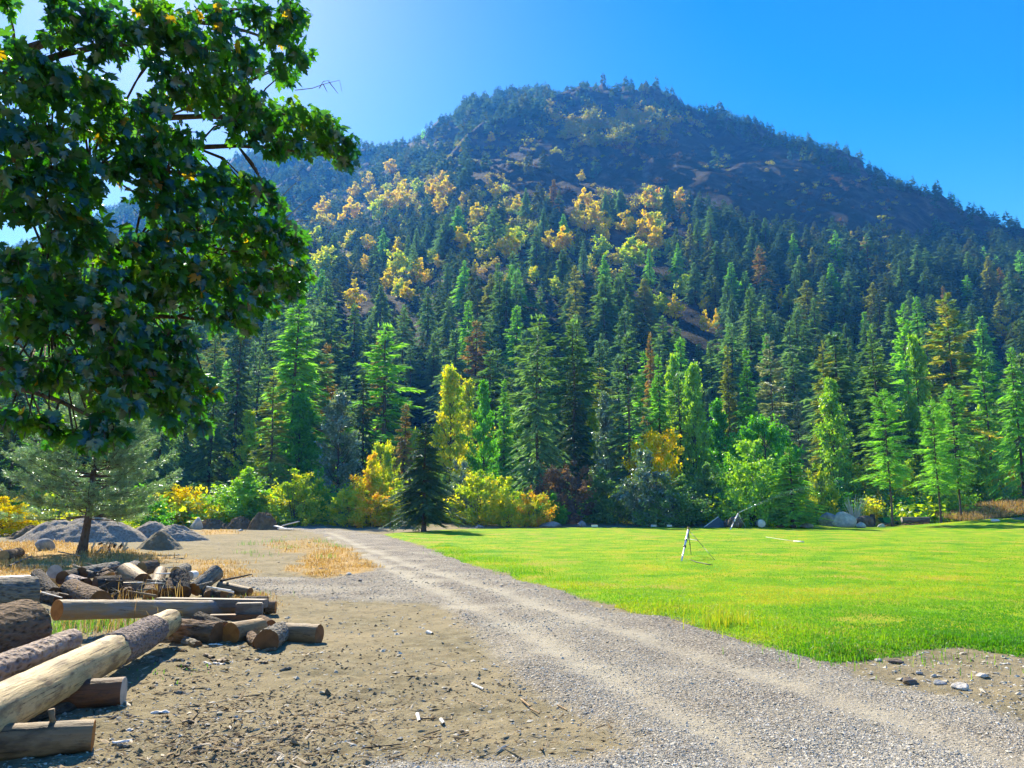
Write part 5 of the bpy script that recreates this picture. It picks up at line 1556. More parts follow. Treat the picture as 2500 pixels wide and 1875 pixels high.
# cut branch wood by the pine
rb = np.random.default_rng(5)
for k in range(26):
    uu = rb.uniform(232, 318); D_ = rb.uniform(27.2, 28.6)
    hmax = .42 * (1 - ((uu - 270) / 60) ** 2 * .7)
    zc = rb.uniform(.04, max(.08, hmax))
    p = at(uu, 1250, D_)
    a = rb.uniform(-1.2, 1.2); l = rb.uniform(.22, .4)
    dv = Vector((math.cos(a) * .5, -rb.uniform(.3, .9), rb.uniform(.1, .7))).normalized() * l
    c = Vector((p.x, p.y, zc + gh(p.x, p.y)))
    log(c - dv / 2, c + dv / 2, .035, .03, 'white' if k % 3 else 'dark', ('pale', 'pale'), 'bleached short branch in the heap at the foot of the pine', 200 + k, amp=.001, name='branch', cat='branch', group='bleached branches heaped by the pine', body='wood')

# loose sticks and white chunks on the dirt
STK = [((1632, 716), (1790, 800), 9, 'white', 'bright white stick in front of the flaring stump end'), ((2010, 745), (2180, 775), 4, 'dark', 'thin dark twig right of the heap')]
for k, (a, b, w_, mt, lb) in enumerate(STK):
    logc(a, b, w_, w_ * .8, mt, ('pale', None), lb, 300 + k, amp=.0008, name='stick', cat='stick', group='loose sticks on the dirt', body='wood')
S7 = [((860, 905), (925, 940), 6, 'tan', 'pale stick near the road edge, uppermost of the strewn sticks'), ((755, 990), (830, 1020), 6, 'tan', 'short tan stick below the uppermost strewn stick'),
      ((918, 1092), (990, 1125), 8, 'white', 'white-topped stick in the middle of the dirt'), ((890, 1195), (1000, 1240), 5, 'tan', 'long tan stick under the white-topped one'),
      ((1230, 1190), (1285, 1235), 7, 'tan', 'brown stick near the gravel edge'), ((1290, 1250), (1345, 1278), 6, 'tan', 'short tan stick right below the brown one by the gravel'),
      ((720, 1320), (738, 1345), 13, 'white', 'white wood chunk at the right end of the thin twig'), ((570, 1285), (582, 1330), 12, 'white', 'white wood chunk at the left end of the thin twig'),
      ((590, 1312), (790, 1318), 3, 'dark', 'thin twig between the two white chunks'), ((615, 1415), (715, 1385), 5, 'tan', 'tan stick below the two white chunks'),
      ((220, 1500), (465, 1475), 4, 'dark', 'long dark twig low on the dirt'), ((340, 1512), (510, 1490), 4, 'tan', 'tan twig just under the long dark twig'),
      ((640, 1072), (690, 1062), 4, 'tan', 'small tan twig left of the white-topped stick'), ((555, 775), (640, 768), 3, 'dark', 'thin dark twig left of the white bone-like piece'),
      ((635, 765), (665, 775), 14, 'white', 'white splintered wood piece near the tyre marks'), ((0, 890), (110, 910), 5, 'brown', 'brown stick on the dirt right of the heap'),
      ((530, 925), (655, 900), 4, 'dark', 'dark crooked twig in the middle left of the dirt'), ((830, 1418), (895, 1402), 6, 'tan', 'pale curved stick above the bottom gravel'),
      ((1640, 1505), (1690, 1512), 5, 'tan', 'short tan stick close to the lower tyre marks'), ((1460, 1225), (1520, 1258), 5, 'tan', 'tan stick lying on the gravel edge')]
for k, (a, b, w_, mt, lb) in enumerate(S7):
    f_ = lambda q: ((800 + q[0] * CS) / CS, (1250 + q[1] * CS - 1300) / CS)
    logc(f_(a), f_(b), w_, w_ * .7, mt, ('pale', None), lb, 320 + k, amp=.0008, name='stick', cat='stick', group='loose sticks on the dirt', body='wood', lump=.12)

# white planks at the road end
for k, (a, b, w_, t_, lb) in enumerate([((672, 1284), (705, 1297), 10, 2, 'white plank pointing towards the camera beside the dirt mound'), ((690, 1283), (729, 1273), 6, 2, 'thin grey-white board sticking up to the right beside the dirt mound'),
                                      ((680, 1290), (716, 1299), 6, 2, 'short bluish plank under the white plank')]):
    D_ = 54.5 - k * .4
    pa, pb = at(a[0], a[1], D_ + .8), at(b[0], b[1], D_ - .3)
    pa.z = max(pa.z, .1); pb.z = max(pb.z, .09)
    d = pb - pa; mb = MB(); mb.box((0, 0, 0), (px2m(w_, D_), .05, d.length))
    o = mb.obj('plank', BK['white']); o.location = (pa + pb) / 2; o.rotation_mode = 'QUATERNION'; o.rotation_quaternion = d.to_track_quat('Z', 'Y')
    tag(o, lb, 'plank', 'pale planks dumped by the dirt mound')

# ------------------------------------------------------------------ sprinklers
M_ALU = plain_mat("aluminium_tube", (0.75, 0.77, 0.80), .35, .6, .5, .15)
M_BLACK = plain_mat("black_fitting", (0.03, 0.03, 0.032), .5, 0, .4, .1)
M_DARKMETAL = plain_mat("dark_metal_tube", (0.12, 0.13, 0.13), .45, .5, .5, .1)
M_BRASS = plain_mat("brass_head", (0.35, 0.25, 0.08), .4, .7, .5, .1)
M_WHITE = plain_mat("white_plastic", (0.8, 0.8, 0.8), .4, 0, .4, .08)


def sprinkler(u, vtop_, D, feet, label):
    top = at(u, vtop_, D); b = at(u, 1250, D)
    root = empty('lawn_sprinkler', (b.x, b.y, gh(b.x, b.y)), label, 'sprinkler', 'tripod sprinklers on the lawn')
    h = top.z - root.location.z
    apex = np.array([0, 0, h * .93])
    for k, (fu, fD, mt, rad) in enumerate(feet):
        q = at(fu, 1250, fD)
        ft = np.array([q.x - b.x, q.y - b.y, gh(q.x, q.y) - root.location.z - .01])
        mb = MB()
        mid = apex + (ft - apex) * .55
        mb.tube([apex, mid], [rad, rad], 10); mb.tube([mid, ft], [rad * .75, rad * .75], 10)
        lg = mb.obj('leg', mt, root, True)
        c = MB(); d = (ft - apex) / np.linalg.norm(ft - apex)
        for f_ in (.36, .55):
            c.tube([apex + (ft - apex) * f_ - d * .02, apex + (ft - apex) * f_ + d * .02], [rad * 1.6, rad * 1.6], 10)
        c.obj('clamp', M_BLACK, lg)
        s_ = MB(); s_.tube([apex + (ft - apex) * .36, [0, 0, apex[2] * .66]], [.008, .008], 6); s_.obj('spreader', M_ALU, root)
    mb = MB(); mb.tube([[0, 0, h * .6], [0, 0, h * .97]], [.013, .013], 10); mb.obj('riser', M_DARKMETAL, root, True)
    mb = MB(); mb.tube([[0, 0, h * .90], [0, 0, h * .95]], [.04, .035], 12); mb.obj('collar', M_BLACK, root, True)
    mb = MB(); mb.tube([[0, 0, h * .95], [0, 0, h * 1.0], [0, 0, h * 1.02]], [.02, .024, .014], 10); mb.tube([[0, 0, h * .985], [.07, .02, h * 1.01]], [.011, .007], 8); mb.tube([[-.05, 0, h * 1.015], [.05, .01, h * 1.02]], [.006, .006], 6)
    mb.obj('sprinkler_head', M_BRASS, root, True)
    return root, h


D1 = 24.5
sprinkler(1679, 1288, D1, [(1660, 23.0, M_ALU, .028), (1684, 26.2, M_DARKMETAL, .014), (1742, 23.2, M_DARKMETAL, .008)], 'nearer tripod sprinkler with a silver front leg standing on the lawn')
sp2, h2 = sprinkler(1802, 1251, 55, [(1781, 54, M_ALU, .045), (1802, 55, M_DARKMETAL, .03), (1820, 57, M_ALU, .03)], 'farther tripod sprinkler spraying water in front of the lime bush')
# black tube laid in the grass as the near sprinkler's cast shadow
hp = [gp(1684, 1366, .08), gp(1700, 1372, .09), gp(1716, 1375, .09), gp(1740, 1380, .09)]
mb = MB(); mb.tube([[*p] for p in hp], .012, 8); tag(mb.obj('hose', M_BLACK, None, True), 'black tube laid as a shadow streak in the grass under the nearer sprinkler', 'hose')
# water jet
m, nt, out = new_mat("water_drops")
principled(nt, out, (0.85, 0.9, 0.95), 0.15, 0.6)
rw = np.random.default_rng(3)
n = 2400
t = rw.uniform(0, 1, n) ** 1.3
jx = t * 6.6; jz = h2 + gh(sp2.location.x, 55) + t * 3.4 - t ** 2 * 1.1
sg = .012 + .24 * t ** 1.5
P = np.stack([sp2.location.x + .05 + jx + rw.normal(0, 1, n) * sg, 55 + rw.normal(0, 1, n) * sg - jx * .25, jz + rw.normal(0, 1, n) * sg - np.abs(rw.normal(0, 1, n)) * sg * 1.2], 1)
V, Fc = kites(P, rw.normal(0, 1, (n, 3)), rw.normal(0, 1, (n, 3)), np.full(n, .018), np.full(n, .013))
tag(link('water_spray', mesh_np('water_spray', V, Fc, [m])), 'thin jet of water drops rising to the right from the farther sprinkler', None, None, 'stuff')

# ------------------------------------------------------------------ things at the far lawn edge
def simple(name, mb, mat, loc, label, cat, rz=0., smooth=True, group=None):
    o = mb.obj(name, mat, None, smooth); o.location = loc; o.rotation_euler = (0, 0, rz)
    return tag(o, label, cat, group)


p = at(1857, 1250, 57.5)
dr = empty('drum', (p.x, p.y, gh(p.x, p.y)), 'white drum lying on its side at the lawn edge by the small soft conifer', 'drum')
dr.scale = (.62, .62, .62)
mb = MB(); yy = np.array([-.45, -.43, -.2, -.19, .1, .11, .43, .45]); rr_ = np.array([.44, .5, .5, .52, .5, .52, .5, .44]) * 1.0
mb.tube(np.stack([yy * .25, yy, 0 * yy + .5], 1), rr_, 28); mb.obj('drum_shell', M_BOULDER_B, dr, True)
mb = MB(); mb.tube([[-.115, -.46, .5], [-.12, -.475, .5]], [.44, .43], 28); mb.obj('lid', M_WHITE, dr, True)
p = at(1750, 1250, 58.5)
pl = empty('propped_panel', (p.x, p.y, gh(p.x, p.y)), 'dark panel propped up at a slant at the lawn edge left of the sprinkler', 'panel')
mb = MB(); mb.add([[-.95, 0, 0], [.85, 0, 0], [.75, .1, .25], [.15, .25, .72], [-.95, .9, 0], [.85, .9, 0]], [[0, 1, 2], [0, 2, 3], [0, 3, 4], [3, 5, 4], [1, 5, 2], [2, 5, 3]]); mb.obj('panel_sheet', M_DARKMETAL, pl)
mb = MB(); mb.tube([[-.97, -.01, .02], [.15, .22, .76]], [.035, .035], 6); mb.obj('panel_edge', M_WHITE, pl)
# lying log on blocks
p0, p1 = at(2200, 1250, 60.5), at(2267, 1250, 60.3)
g0 = gh(p0.x, p0.y) + .75
log((p0.x, p0.y, g0), (p1.x, p1.y, g0), .2, .21, 'beam', ('pale', 'pale'), 'straight grey log lying on the dirt bank between the young pines', 71, amp=.002, body='wood', group='logs at the far lawn edge')
# wheelbarrow with green tray
p = at(2163, 1250, 60.8)
wb = empty('wheelbarrow', (p.x, p.y, gh(p.x, p.y) + .05), 'green wheelbarrow standing beside the bare trunk of the young pine', 'wheelbarrow', rz=.2)
M_GREEN = plain_mat("green_paint", (0.02, 0.26, 0.10), .4, 0, .5, .2)
mb = MB(); mb.add([[-.6, -.33, .85], [.5, -.33, .85], [.5, .33, .85], [-.6, .33, .85], [-.25, -.2, .48], [.35, -.2, .48], [.35, .2, .48], [-.25, .2, .48]],
                 [[4, 5, 6, 7], [0, 4, 7, 3], [1, 2, 6, 5], [0, 1, 5, 4], [3, 7, 6, 2]]); mb.obj('tray', M_GREEN, wb)
mb = MB(); a = np.linspace(0, 6.28, 20); mb.tube(np.stack([-.55 + .19 * np.cos(a), 0 * a, .2 + .19 * np.sin(a)], 1), .045, 8, False); mb.obj('wheel', M_BLACK, wb, True)
for sy in (-1, 1):
    mb = MB(); mb.tube([[-.55, .08 * sy, .2], [0, .2 * sy, .46], [.95, .3 * sy, .62]], [.022, .022, .02], 8); hd = mb.obj('handle', M_DARKMETAL, wb, True)
    mb = MB(); mb.tube([[.3, .22 * sy, .5], [.35, .24 * sy, 0]], [.018, .018], 6); mb.obj('leg', M_DARKMETAL, wb, True)
# white jug and white pipe on the lawn
p = gp(2431, 1294)
mb = MB(); mb.tube([[-.42, 0, .2], [-.38, 0, .2], [-.2, 0, .2], [.25, 0, .2], [.42, .02, .2], [.5, .03, .2], [.6, .03, .2]], [.05, .13, .16, .16, .12, .05, .045], 18)
simple('jug', mb, M_WHITE, (p.x, p.y, gh(p.x, p.y) - .04), 'white plastic jug lying on the lawn near the right edge', 'jug').scale = (.62, .62, .62)
a_, b_ = gp(1938, 1321, .1), gp(1962, 1323, .1)
mb = MB(); mb.tube([[0, 0, 0], [*(b_ - a_)]], [.028, .028], 10)
simple('pipe', mb, M_WHITE, a_, 'white pipe lying on the lawn right of the farther sprinkler', 'pipe')
a_, b_ = gp(1870, 1311, .08), gp(1938, 1321, .09)
mb = MB(); mb.tube([[0, 0, 0], [*((b_ - a_) * .5 + Vector((0, .3, 0)))], [*(b_ - a_)]], [.009] * 3, 8)
simple('hose', mb, M_WHITE, a_, 'thin pale hose running across the lawn to the white pipe', 'hose')
for k, (u_, w_) in enumerate([(1451, 14), (1632, 12), (1595, 10)]):
    p = at(u_, 1250, 58.5); mb = MB(); mb.box((0, 0, .12), (px2m(w_, 58.5), .3, .14))
    simple('block', mb, M_WHITE, (p.x, p.y, gh(p.x, p.y)), ['white block at the lawn edge below the reddish twiggy shrub', 'white block at the lawn edge below the silvery willow', 'smaller white block left of the one below the willow'][k], 'block', .2 * k, False, 'white blocks at the lawn edge')
# bare grey shrub between boulders and the pines
mb = MB(); rb = np.random.default_rng(9)
for k in range(46):
    a = rb.uniform(0, 6.28); l = rb.uniform(1.2, 2.7); s = rb.uniform(.15, .5)
    mb.tube([[0, 0, 0], [math.cos(a) * s * l * .4, math.sin(a) * s * l * .4, l * .5], [math.cos(a) * s * l, math.sin(a) * s * l, l]], [.03, .02, .008], 4, False)
p = at(2085, 1250, 62.5)
simple('bare_shrub', mb, BK['white'], (p.x, p.y, gh(p.x, p.y)), 'bare bleached shrub standing behind the pale boulders', 'shrub')
p = at(2128, 1250, 61)
lg_ = log((p.x, p.y, gh(p.x, p.y) - .1), (p.x + .05, p.y, gh(p.x, p.y) + 1.15), .2, .16, 'dark', ('dark', 'dark'), 'dark broken stump behind the brown rounded stone', 72, amp=.02, name='stump', cat='stump', group='logs at the far lawn edge')

# ------------------------------------------------------------------ foreground pine
def build_pine():
    rng = np.random.default_rng(17)
    D_ = 27.3
    b = at(207, 1250, D_)
    z0 = gh(b.x, b.y)
    Ht = at(230, 868, D_).z - z0
    root = empty('pine_tree', (b.x, b.y, z0), 'silvery long-needled pine with a bare leaning trunk beside the log heap', 'pine')
    # trunk leaning slightly right
    z = np.linspace(-.15, Ht * .97, 24)
    cxf = lambda q: .075 * q + .04 * np.sin(q * 1.3)
    rad = .135 * (1 - .93 * np.clip(z, 0, None) / Ht) * (1 + .55 * np.exp(-np.clip(z, 0, None) / .25))
    mb = MB(); mb.tube(np.stack([cxf(z), 0 * z, z], 1), rad, 20)
    tk = mb.obj('trunk', bark_mat("pine_bark", (0.03, 0.022, 0.018), (0.13, 0.095, 0.075), 18, .35, .02), root, True)
    Ps, Ts, br = [], [], MB()
    nb = 0
    for zz in np.linspace(1.2, Ht * .985, 40):
        for k in range(5):
            t = (zz - 1.15) / (Ht - 1.15)
            if rng.random() < .08: continue
            a = rng.uniform(0, 6.28)
            L = 3.0 * (1 - t ** 1.35) ** .75 * rng.uniform(.7, 1.08) * min(1, .78 + t * 2)
            L = max(L, .25)
            zz_ = zz + rng.uniform(-.12, .12)
            up = rng.uniform(.0, .30) + .5 * t
            d = np.array([math.cos(a), math.sin(a), 0])
            s = np.linspace(0, 1, 7)
            pts = np.array([cxf(zz_), 0, zz_]) + d * (L * s)[:, None] + np.array([0, 0, 1]) * (up * L * s ** 1.5 - .05 * L * np.sin(s * 3.1))[:, None]
            br.tube(pts, .022 * (1 - .8 * s) * (L / 2.6 + .2), 5, False)
            nt_ = int(17 * L) + 7
            for q in range(nt_):
                ss = rng.uniform(.3, 1.0)
                base = np.array([np.interp(ss, s, pts[:, c]) for c in range(3)])
                side = rng.choice([-1, 1]) * rng.uniform(.0, .34) * L * (1.15 - ss) + rng.normal(0, .03)
                out = base + np.array([-d[1], d[0], 0]) * side + d * abs(side) * .5 + np.array([0, 0, rng.uniform(-.05, .10)])
                Ps.append(out); Ts.append(d * .8 + np.array([-d[1], d[0], 0]) * np.sign(side) * .45 + [0, 0, rng.uniform(.05, .6)])
                if q % 3 == 0: br.tube([base, out], [.007, .004], 3, False)
    Ps, Ts = np.array(Ps), np.array(Ts)
    n = len(Ps); m = 17
    print('pine tufts', n)
    Ts /= np.linalg.norm(Ts, axis=1)[:, None]
    P = np.repeat(Ps, m, 0) + rng.normal(0, .022, (n * m, 3)); T = np.repeat(Ts, m, 0) + rng.normal(0, .52, (n * m, 3))
    L = rng.uniform(.10, .19, n * m)
    V, Fc = kites(P, T, rng.normal(0, 1, (n * m, 3)), L, np.full(n * m, .017), 0)
    ti = np.repeat(np.clip(np.repeat(rng.uniform(0, 1, n), m) * .6 + rng.uniform(0, .4, n * m), 0, 1), 4)
    link('foliage', mesh_np('pine_foliage', V, Fc, [ML['pine']], attrs={"tint": ('POINT', 'FLOAT', ti)}), root)
    br.obj('boughs', M_TRUNK, root, True)


build_pine()

# ------------------------------------------------------------------ big maple overhanging from the left
LEAF2D = [(0, 0), (.10, -.03), (.30, -.10), (.27, .02), (.46, .06), (.36, .15), (.52, .30), (.40, .31), (.62, .56), (.44, .50), (.40, .58), (.28, .47), (.17, .42), (.22, .60), (.30, .74), (.17, .74), (.13, .84), (.0, 1.06)]


def leaf_outline():
    R = LEAF2D
    return np.array(R + [(-a, b) for a, b in R[-2:0:-1]])


def maple_leaves(rng, P, T, Nn, sz, name, mat, parent, tint):
    O = leaf_outline(); k = len(O)
    cen = np.array([[0, .34]])
    Q = np.vstack([cen, O])
    T = T / np.linalg.norm(T, axis=1)[:, None]
    B = np.cross(T, Nn); B /= np.linalg.norm(B, axis=1)[:, None] + 1e-9
    Nn = np.cross(B, T)
    n = len(P)
    fold = rng.uniform(-.05, .42, n); curl = rng.uniform(.05, .5, n); tw = rng.uniform(-.25, .25, n)
    X = Q[None, :, 0] * (1 + 0 * fold[:, None]); Y = Q[None, :, 1] + 0 * X
    Z = fold[:, None] * np.abs(X) - curl[:, None] * (Y ** 2) * .5 + tw[:, None] * X * Y - .25 * curl[:, None] * X ** 2
    V = P[:, None] + sz[:, None, None] * (X[..., None] * B[:, None] + Y[..., None] * T[:, None] + Z[..., None] * Nn[:, None])
    base = np.arange(n)[:, None, None] * (k + 1)
    j = np.arange(k)
    tri = np.stack([0 * j, j + 1, (j + 1) % k + 1], -1)[None] + base
    # leaf stalk
    return mesh_np(name, V.reshape(-1, 3), tri.reshape(-1, 3), [mat], True, attrs={"tint": ('POINT', 'FLOAT', np.repeat(tint, k + 1))})


C4 = .6633
CL = [ # x,y in close-up pixels, radius, distance
 (1065, 55, 75, 8.2), (1010, 120, 85, 8.2), (1085, 215, 55, 8.4), (1030, 250, 60, 8.3), (920, 40, 75, 8.0), (870, 200, 100, 7.8), (770, 60, 80, 7.6), (740, 200, 105, 7.4), (640, 110, 105, 7.2), (560, 60, 100, 7.0), (600, 230, 80, 7.2),
 (450, 90, 95, 6.8), (380, 170, 80, 6.8), (320, 60, 95, 6.6), (240, 120, 85, 6.6), (200, 10, 60, 6.4), (60, 190, 70, 6.2), (150, 230, 80, 6.2), (20, 10, 40, 6.2),
 (70, 330, 115, 6.1), (200, 330, 110, 6.3), (320, 320, 100, 6.5), (410, 380, 90, 6.7), (520, 420, 75, 7.0), (560, 390, 70, 7.1), (640, 330, 70, 7.3), (720, 330, 95, 7.5), (810, 320, 95, 7.8), (900, 380, 90, 8.0), (990, 420, 80, 8.3), (860, 450, 70, 7.9),
 (1085, 430, 75, 8.7), (1160, 450, 60, 8.9), (1220, 480, 60, 9.0), (1265, 530, 55, 9.1), (1275, 590, 40, 9.1), (1190, 540, 50, 8.9), (1080, 520, 65, 8.6), (1010, 540, 55, 8.4), (960, 500, 50, 8.2),
 (60, 500, 115, 6.0), (190, 480, 100, 6.2), (290, 440, 70, 6.5), (430, 500, 80, 6.7), (560, 520, 90, 7.0), (660, 500, 80, 7.2), (700, 590, 55, 7.4), (500, 590, 90, 6.9), (600, 640, 75, 7.1), (390, 600, 75, 6.7),
 (70, 640, 110, 6.0), (190, 620, 90, 6.2), (280, 580, 60, 6.3), (300, 680, 80, 6.4), (170, 740, 95, 6.2), (540, 720, 75, 7.0), (660, 740, 85, 7.2), (780, 700, 80, 7.5), (870, 680, 65, 7.8), (930, 690, 65, 7.9), (990, 740, 55, 8.0), (800, 640, 40, 7.5), (270, 780, 80, 6.3), (340, 830, 70, 6.5), (55, 780, 70, 6.0),
 (620, 850, 100, 7.1), (730, 850, 90, 7.3), (840, 820, 90, 7.6), (940, 830, 80, 7.9), (1030, 850, 65, 8.1), (1085, 890, 50, 8.2), (1000, 920, 75, 8.0), (1095, 990, 45, 8.2), (1040, 1020, 60, 8.1), (900, 930, 80, 7.8), (500, 900, 90, 6.9), (400, 930, 85, 6.7), (290, 900, 75, 6.4), (190, 860, 60, 6.2), (60, 960, 90, 6.0), (170, 980, 90, 6.2),
 (90, 1080, 105, 6.0), (220, 1080, 100, 6.3), (340, 1060, 100, 6.5), (460, 1040, 85, 6.8), (570, 990, 95, 7.0), (690, 1000, 100, 7.2), (800, 980, 90, 7.5), (760, 1090, 90, 7.4), (860, 1060, 80, 7.6), (950, 1040, 70, 7.9), (975, 1120, 40, 8.0), (1085, 1060, 40, 8.2), (600, 1100, 75, 7.1), (880, 1150, 60, 7.7), (830, 1170, 50, 7.6), (920, 1200, 25, 7.8),
 (60, 1200, 70, 6.0), (170, 1190, 85, 6.1), (290, 1170, 90, 6.3), (400, 1180, 95, 6.5), (500, 1180, 90, 6.7), (420, 1280, 90, 6.5), (520, 1270, 90, 6.7), (610, 1240, 80, 6.9), (660, 1260, 55, 7.0), (560, 1360, 85, 6.8), (650, 1370, 80, 7.0), (720, 1400, 60, 7.1), (770, 1450, 40, 7.2), (640, 1450, 75, 6.9), (550, 1450, 70, 6.8), (700, 1490, 50, 7.0), (610, 1530, 45, 6.9), (740, 1560, 20, 7.1),
 (440, 1380, 75, 6.6), (400, 1470, 65, 6.4), (380, 1560, 55, 6.3), (430, 1590, 40, 6.3), (480, 1500, 40, 6.5), (330, 1380, 65, 6.3), (250, 1330, 60, 6.2), (160, 1350, 60, 6.1), (100, 1370, 50, 6.0), (210, 1390, 40, 6.1), (20, 1390, 45, 5.9), (15, 1300, 40, 5.9),
 (30, 1530, 50, 5.9), (100, 1560, 45, 6.0), (190, 1590, 50, 6.1), (180, 1540, 35, 6.1), (330, 1620, 50, 6.2), (270, 1600, 40, 6.2)]


def build_maple():
    rng = np.random.default_rng(77)
    base = Vector((-7.4, 7.4, 0)); base.z = gh(base.x, base.y)
    root = empty('maple_tree', base, 'big overhanging maple with dark lobed leaves filling the upper left corner', 'maple')
    B0 = np.array(base)
    cl = []
    for (x_, y_, r_, D_) in CL:
        p = at(x_ * C4, y_ * C4, D_)
        cl.append((np.array(p), px2m(r_ * C4, D_), 1.0))
    for (x_, y_, r_, D_) in CL:
        for dD, jit in ((1.0, 30),):
            p = at((x_ + rng.uniform(-jit, jit)) * C4, (y_ + rng.uniform(-jit, jit)) * C4, D_ + dD * rng.uniform(.7, 1.3))
            cl.append((np.array(p), px2m(r_ * C4, D_) * .9, 1.0))
    # the rest of the crown, above and behind the frame edge
    for _ in range(190):
        a = rng.uniform(0, 6.28); rr_ = rng.uniform(.8, 4.6); zz = rng.uniform(3.8, 11.5)
        p = B0 + np.array([math.cos(a) * rr_, math.sin(a) * rr_ * .9, zz])
        uu, vv = proj(p[0], p[1], p[2])
        if p[1] > .5 and uu > -120 and vv > -120: continue
        if p[1] > 9.6: continue
        cl.append((p, rng.uniform(.35, .6), .5))
    tw = MB(); limbs = []
    trunkpts = [np.array([0, 0, -.2]), np.array([.05, .02, 1.2]), np.array([.0, .1, 2.6]), np.array([.15, .1, 4.2]), np.array([.3, 0, 6.2]), np.array([.2, .1, 8.2]), np.array([.3, .1, 10.2])]
    mb = MB(); tp = np.array(trunkpts)
    zz = np.linspace(0, 6, 30); P_ = np.stack([np.interp(zz, range(7), tp[:, c]) for c in range(3)], 1)
    mb.tube(P_, np.interp(zz, [0, 1, 3, 6], [.36, .27, .2, .05]), 18); mb.obj('trunk', M_TRUNK, root, True)
    # main limbs: sectors of clusters that share a limb
    pts = np.array([c[0] for c in cl]) - B0
    ang = np.arctan2(pts[:, 1], pts[:, 0]); 
    keys = {}
    for i, p in enumerate(pts):
        k = (int((ang[i] + 3.2) // .55), int((p[2] - .25 * math.hypot(p[0], p[1])) // 1.15))
        keys.setdefault(k, []).append(i)
    lm = MB()
    for k, ids in keys.items():
        q = pts[ids]
        d = np.hypot(q[:, 0], q[:, 1])
        far = q[np.argmax(d)]
        z0 = np.clip(far[2] - .42 * d.max(), 1.9, 9.5)
        st = np.array([np.interp(z0, tp[:, 2], tp[:, 0]), np.interp(z0, tp[:, 2], tp[:, 1]), z0])
        s = np.linspace(0, 1, 12)[:, None]
        bow = np.array([0, 0, 1]) * np.sin(s * np.pi) * .12 * d.max()
        mid = q.mean(0)
        L = st + (far - st) * s + bow + (mid - (st + far) / 2) * np.sin(s * np.pi) * .25
        lm.tube(L, (.016 + .010 * d.max()) * (1 - .9 * np.linspace(0, 1, 12)) ** 1.15 + .004, 8)
        for i in ids:
            c = pts[i]
            j = np.argmin(np.linalg.norm(L - c, axis=1)); j = max(0, j - 1)
            a = L[j]
            m_ = (a + c) / 2 + [0, 0, .1]
            lm.tube([a, m_, c, c + (c - a) * .12], [.014, .010, .006, .003], 5, False)
            limbs.append((i, a, c))
    lm.obj('limbs', M_TRUNK, root, True)
    Ps, Ts, Ns, Ss, Ti = [], [], [], [], []
    for i, a, c in limbs:
        p, r_, full = cl[i]
        n = int(np.clip(860 * r_ ** 1.75, 16, 185) * (1.0 if full == 1.0 else .7))
        q = rng.normal(0, 1, (n, 3)); q /= np.linalg.norm(q, axis=1)[:, None]
        P = c + q * (rng.uniform(0, 1, n) ** .55 * r_ * 1.12)[:, None] * [1, 1.15, .85]
        for w in P[::7]:
            tw.tube([c + (w - c) * .05, (w + c) / 2 + [0, 0, .03], w], [.005, .004, .002], 3, False)
        outw = P - np.array([0, 0, 0]); outw = outw * [1, 1, 0]; outw /= np.linalg.norm(outw, axis=1)[:, None] + 1e-9
        T = outw * .4 + rng.normal(0, .5, (n, 3)) + [0, 0, -.75]
        Nn = outw * .4 + rng.normal(0, .65, (n, 3)) + [0, -.15, .55]
        Ps.append(P); Ts.append(T); Ns.append(Nn); Ss.append(rng.uniform(.06, .15, n) * (1 if full == 1 else 1.25))
        t = np.clip(rng.uniform(0, .45) + rng.uniform(0, .35, n), 0, .72); t[rng.random(n) < .012] = 1.0
        Ti.append(t)
    P, T, Nn, S, Ti = map(np.concatenate, (Ps, Ts, Ns, Ss, Ti))
    print('maple leaves', len(P), 'clusters', len(cl))
    me = maple_leaves(rng, P, T, Nn, S, 'maple_foliage', ML['maple'], root, Ti)
    link('foliage', me, root)
    tw.obj('twigs', M_TRUNK, root)
    # bare twig tips sticking out against the sky and the slope
    for pts_ in ([(1085, 332), (1150, 325), (1190, 310), (1250, 295), (1258, 335)], [(1190, 310), (1205, 340)], [(1210, 300), (1245, 345)], [(1175, 325), (1190, 300), (1215, 295)],
                 [(1130, 215), (1150, 205), (1157, 235)], [(1020, 740), (1070, 690), (1110, 655)], [(1040, 815), (1100, 760), (1150, 722)], [(1050, 825), (1110, 812), (1185, 808)]):
        bt = MB()
        bt.tube([np.array(at(a * C4, b * C4, 8.5)) - B0 for a, b in pts_], np.linspace(.006, .002, len(pts_)), 4, False)
        bt.obj('bare_twig', M_TRUNK_PALE, root)


build_maple()

# ------------------------------------------------------------------ scattered ground cover (nobody could count it)
rs = np.random.default_rng(321)


def scr(n, u0, u1, v0, v1, pw=1.0):
    """points spread over the ground so that they look evenly dense from the yard"""
    uu = rs.uniform(u0, u1, n); vv = v0 + (v1 - v0) * rs.random(n) ** pw
    x = (uu - W0 / 2) / F; yc = (H0 / 2 - vv) / F
    dy, dz = CP - yc * SP, SP + yc * CP
    k = -H / dz
    return x * k, dy * k


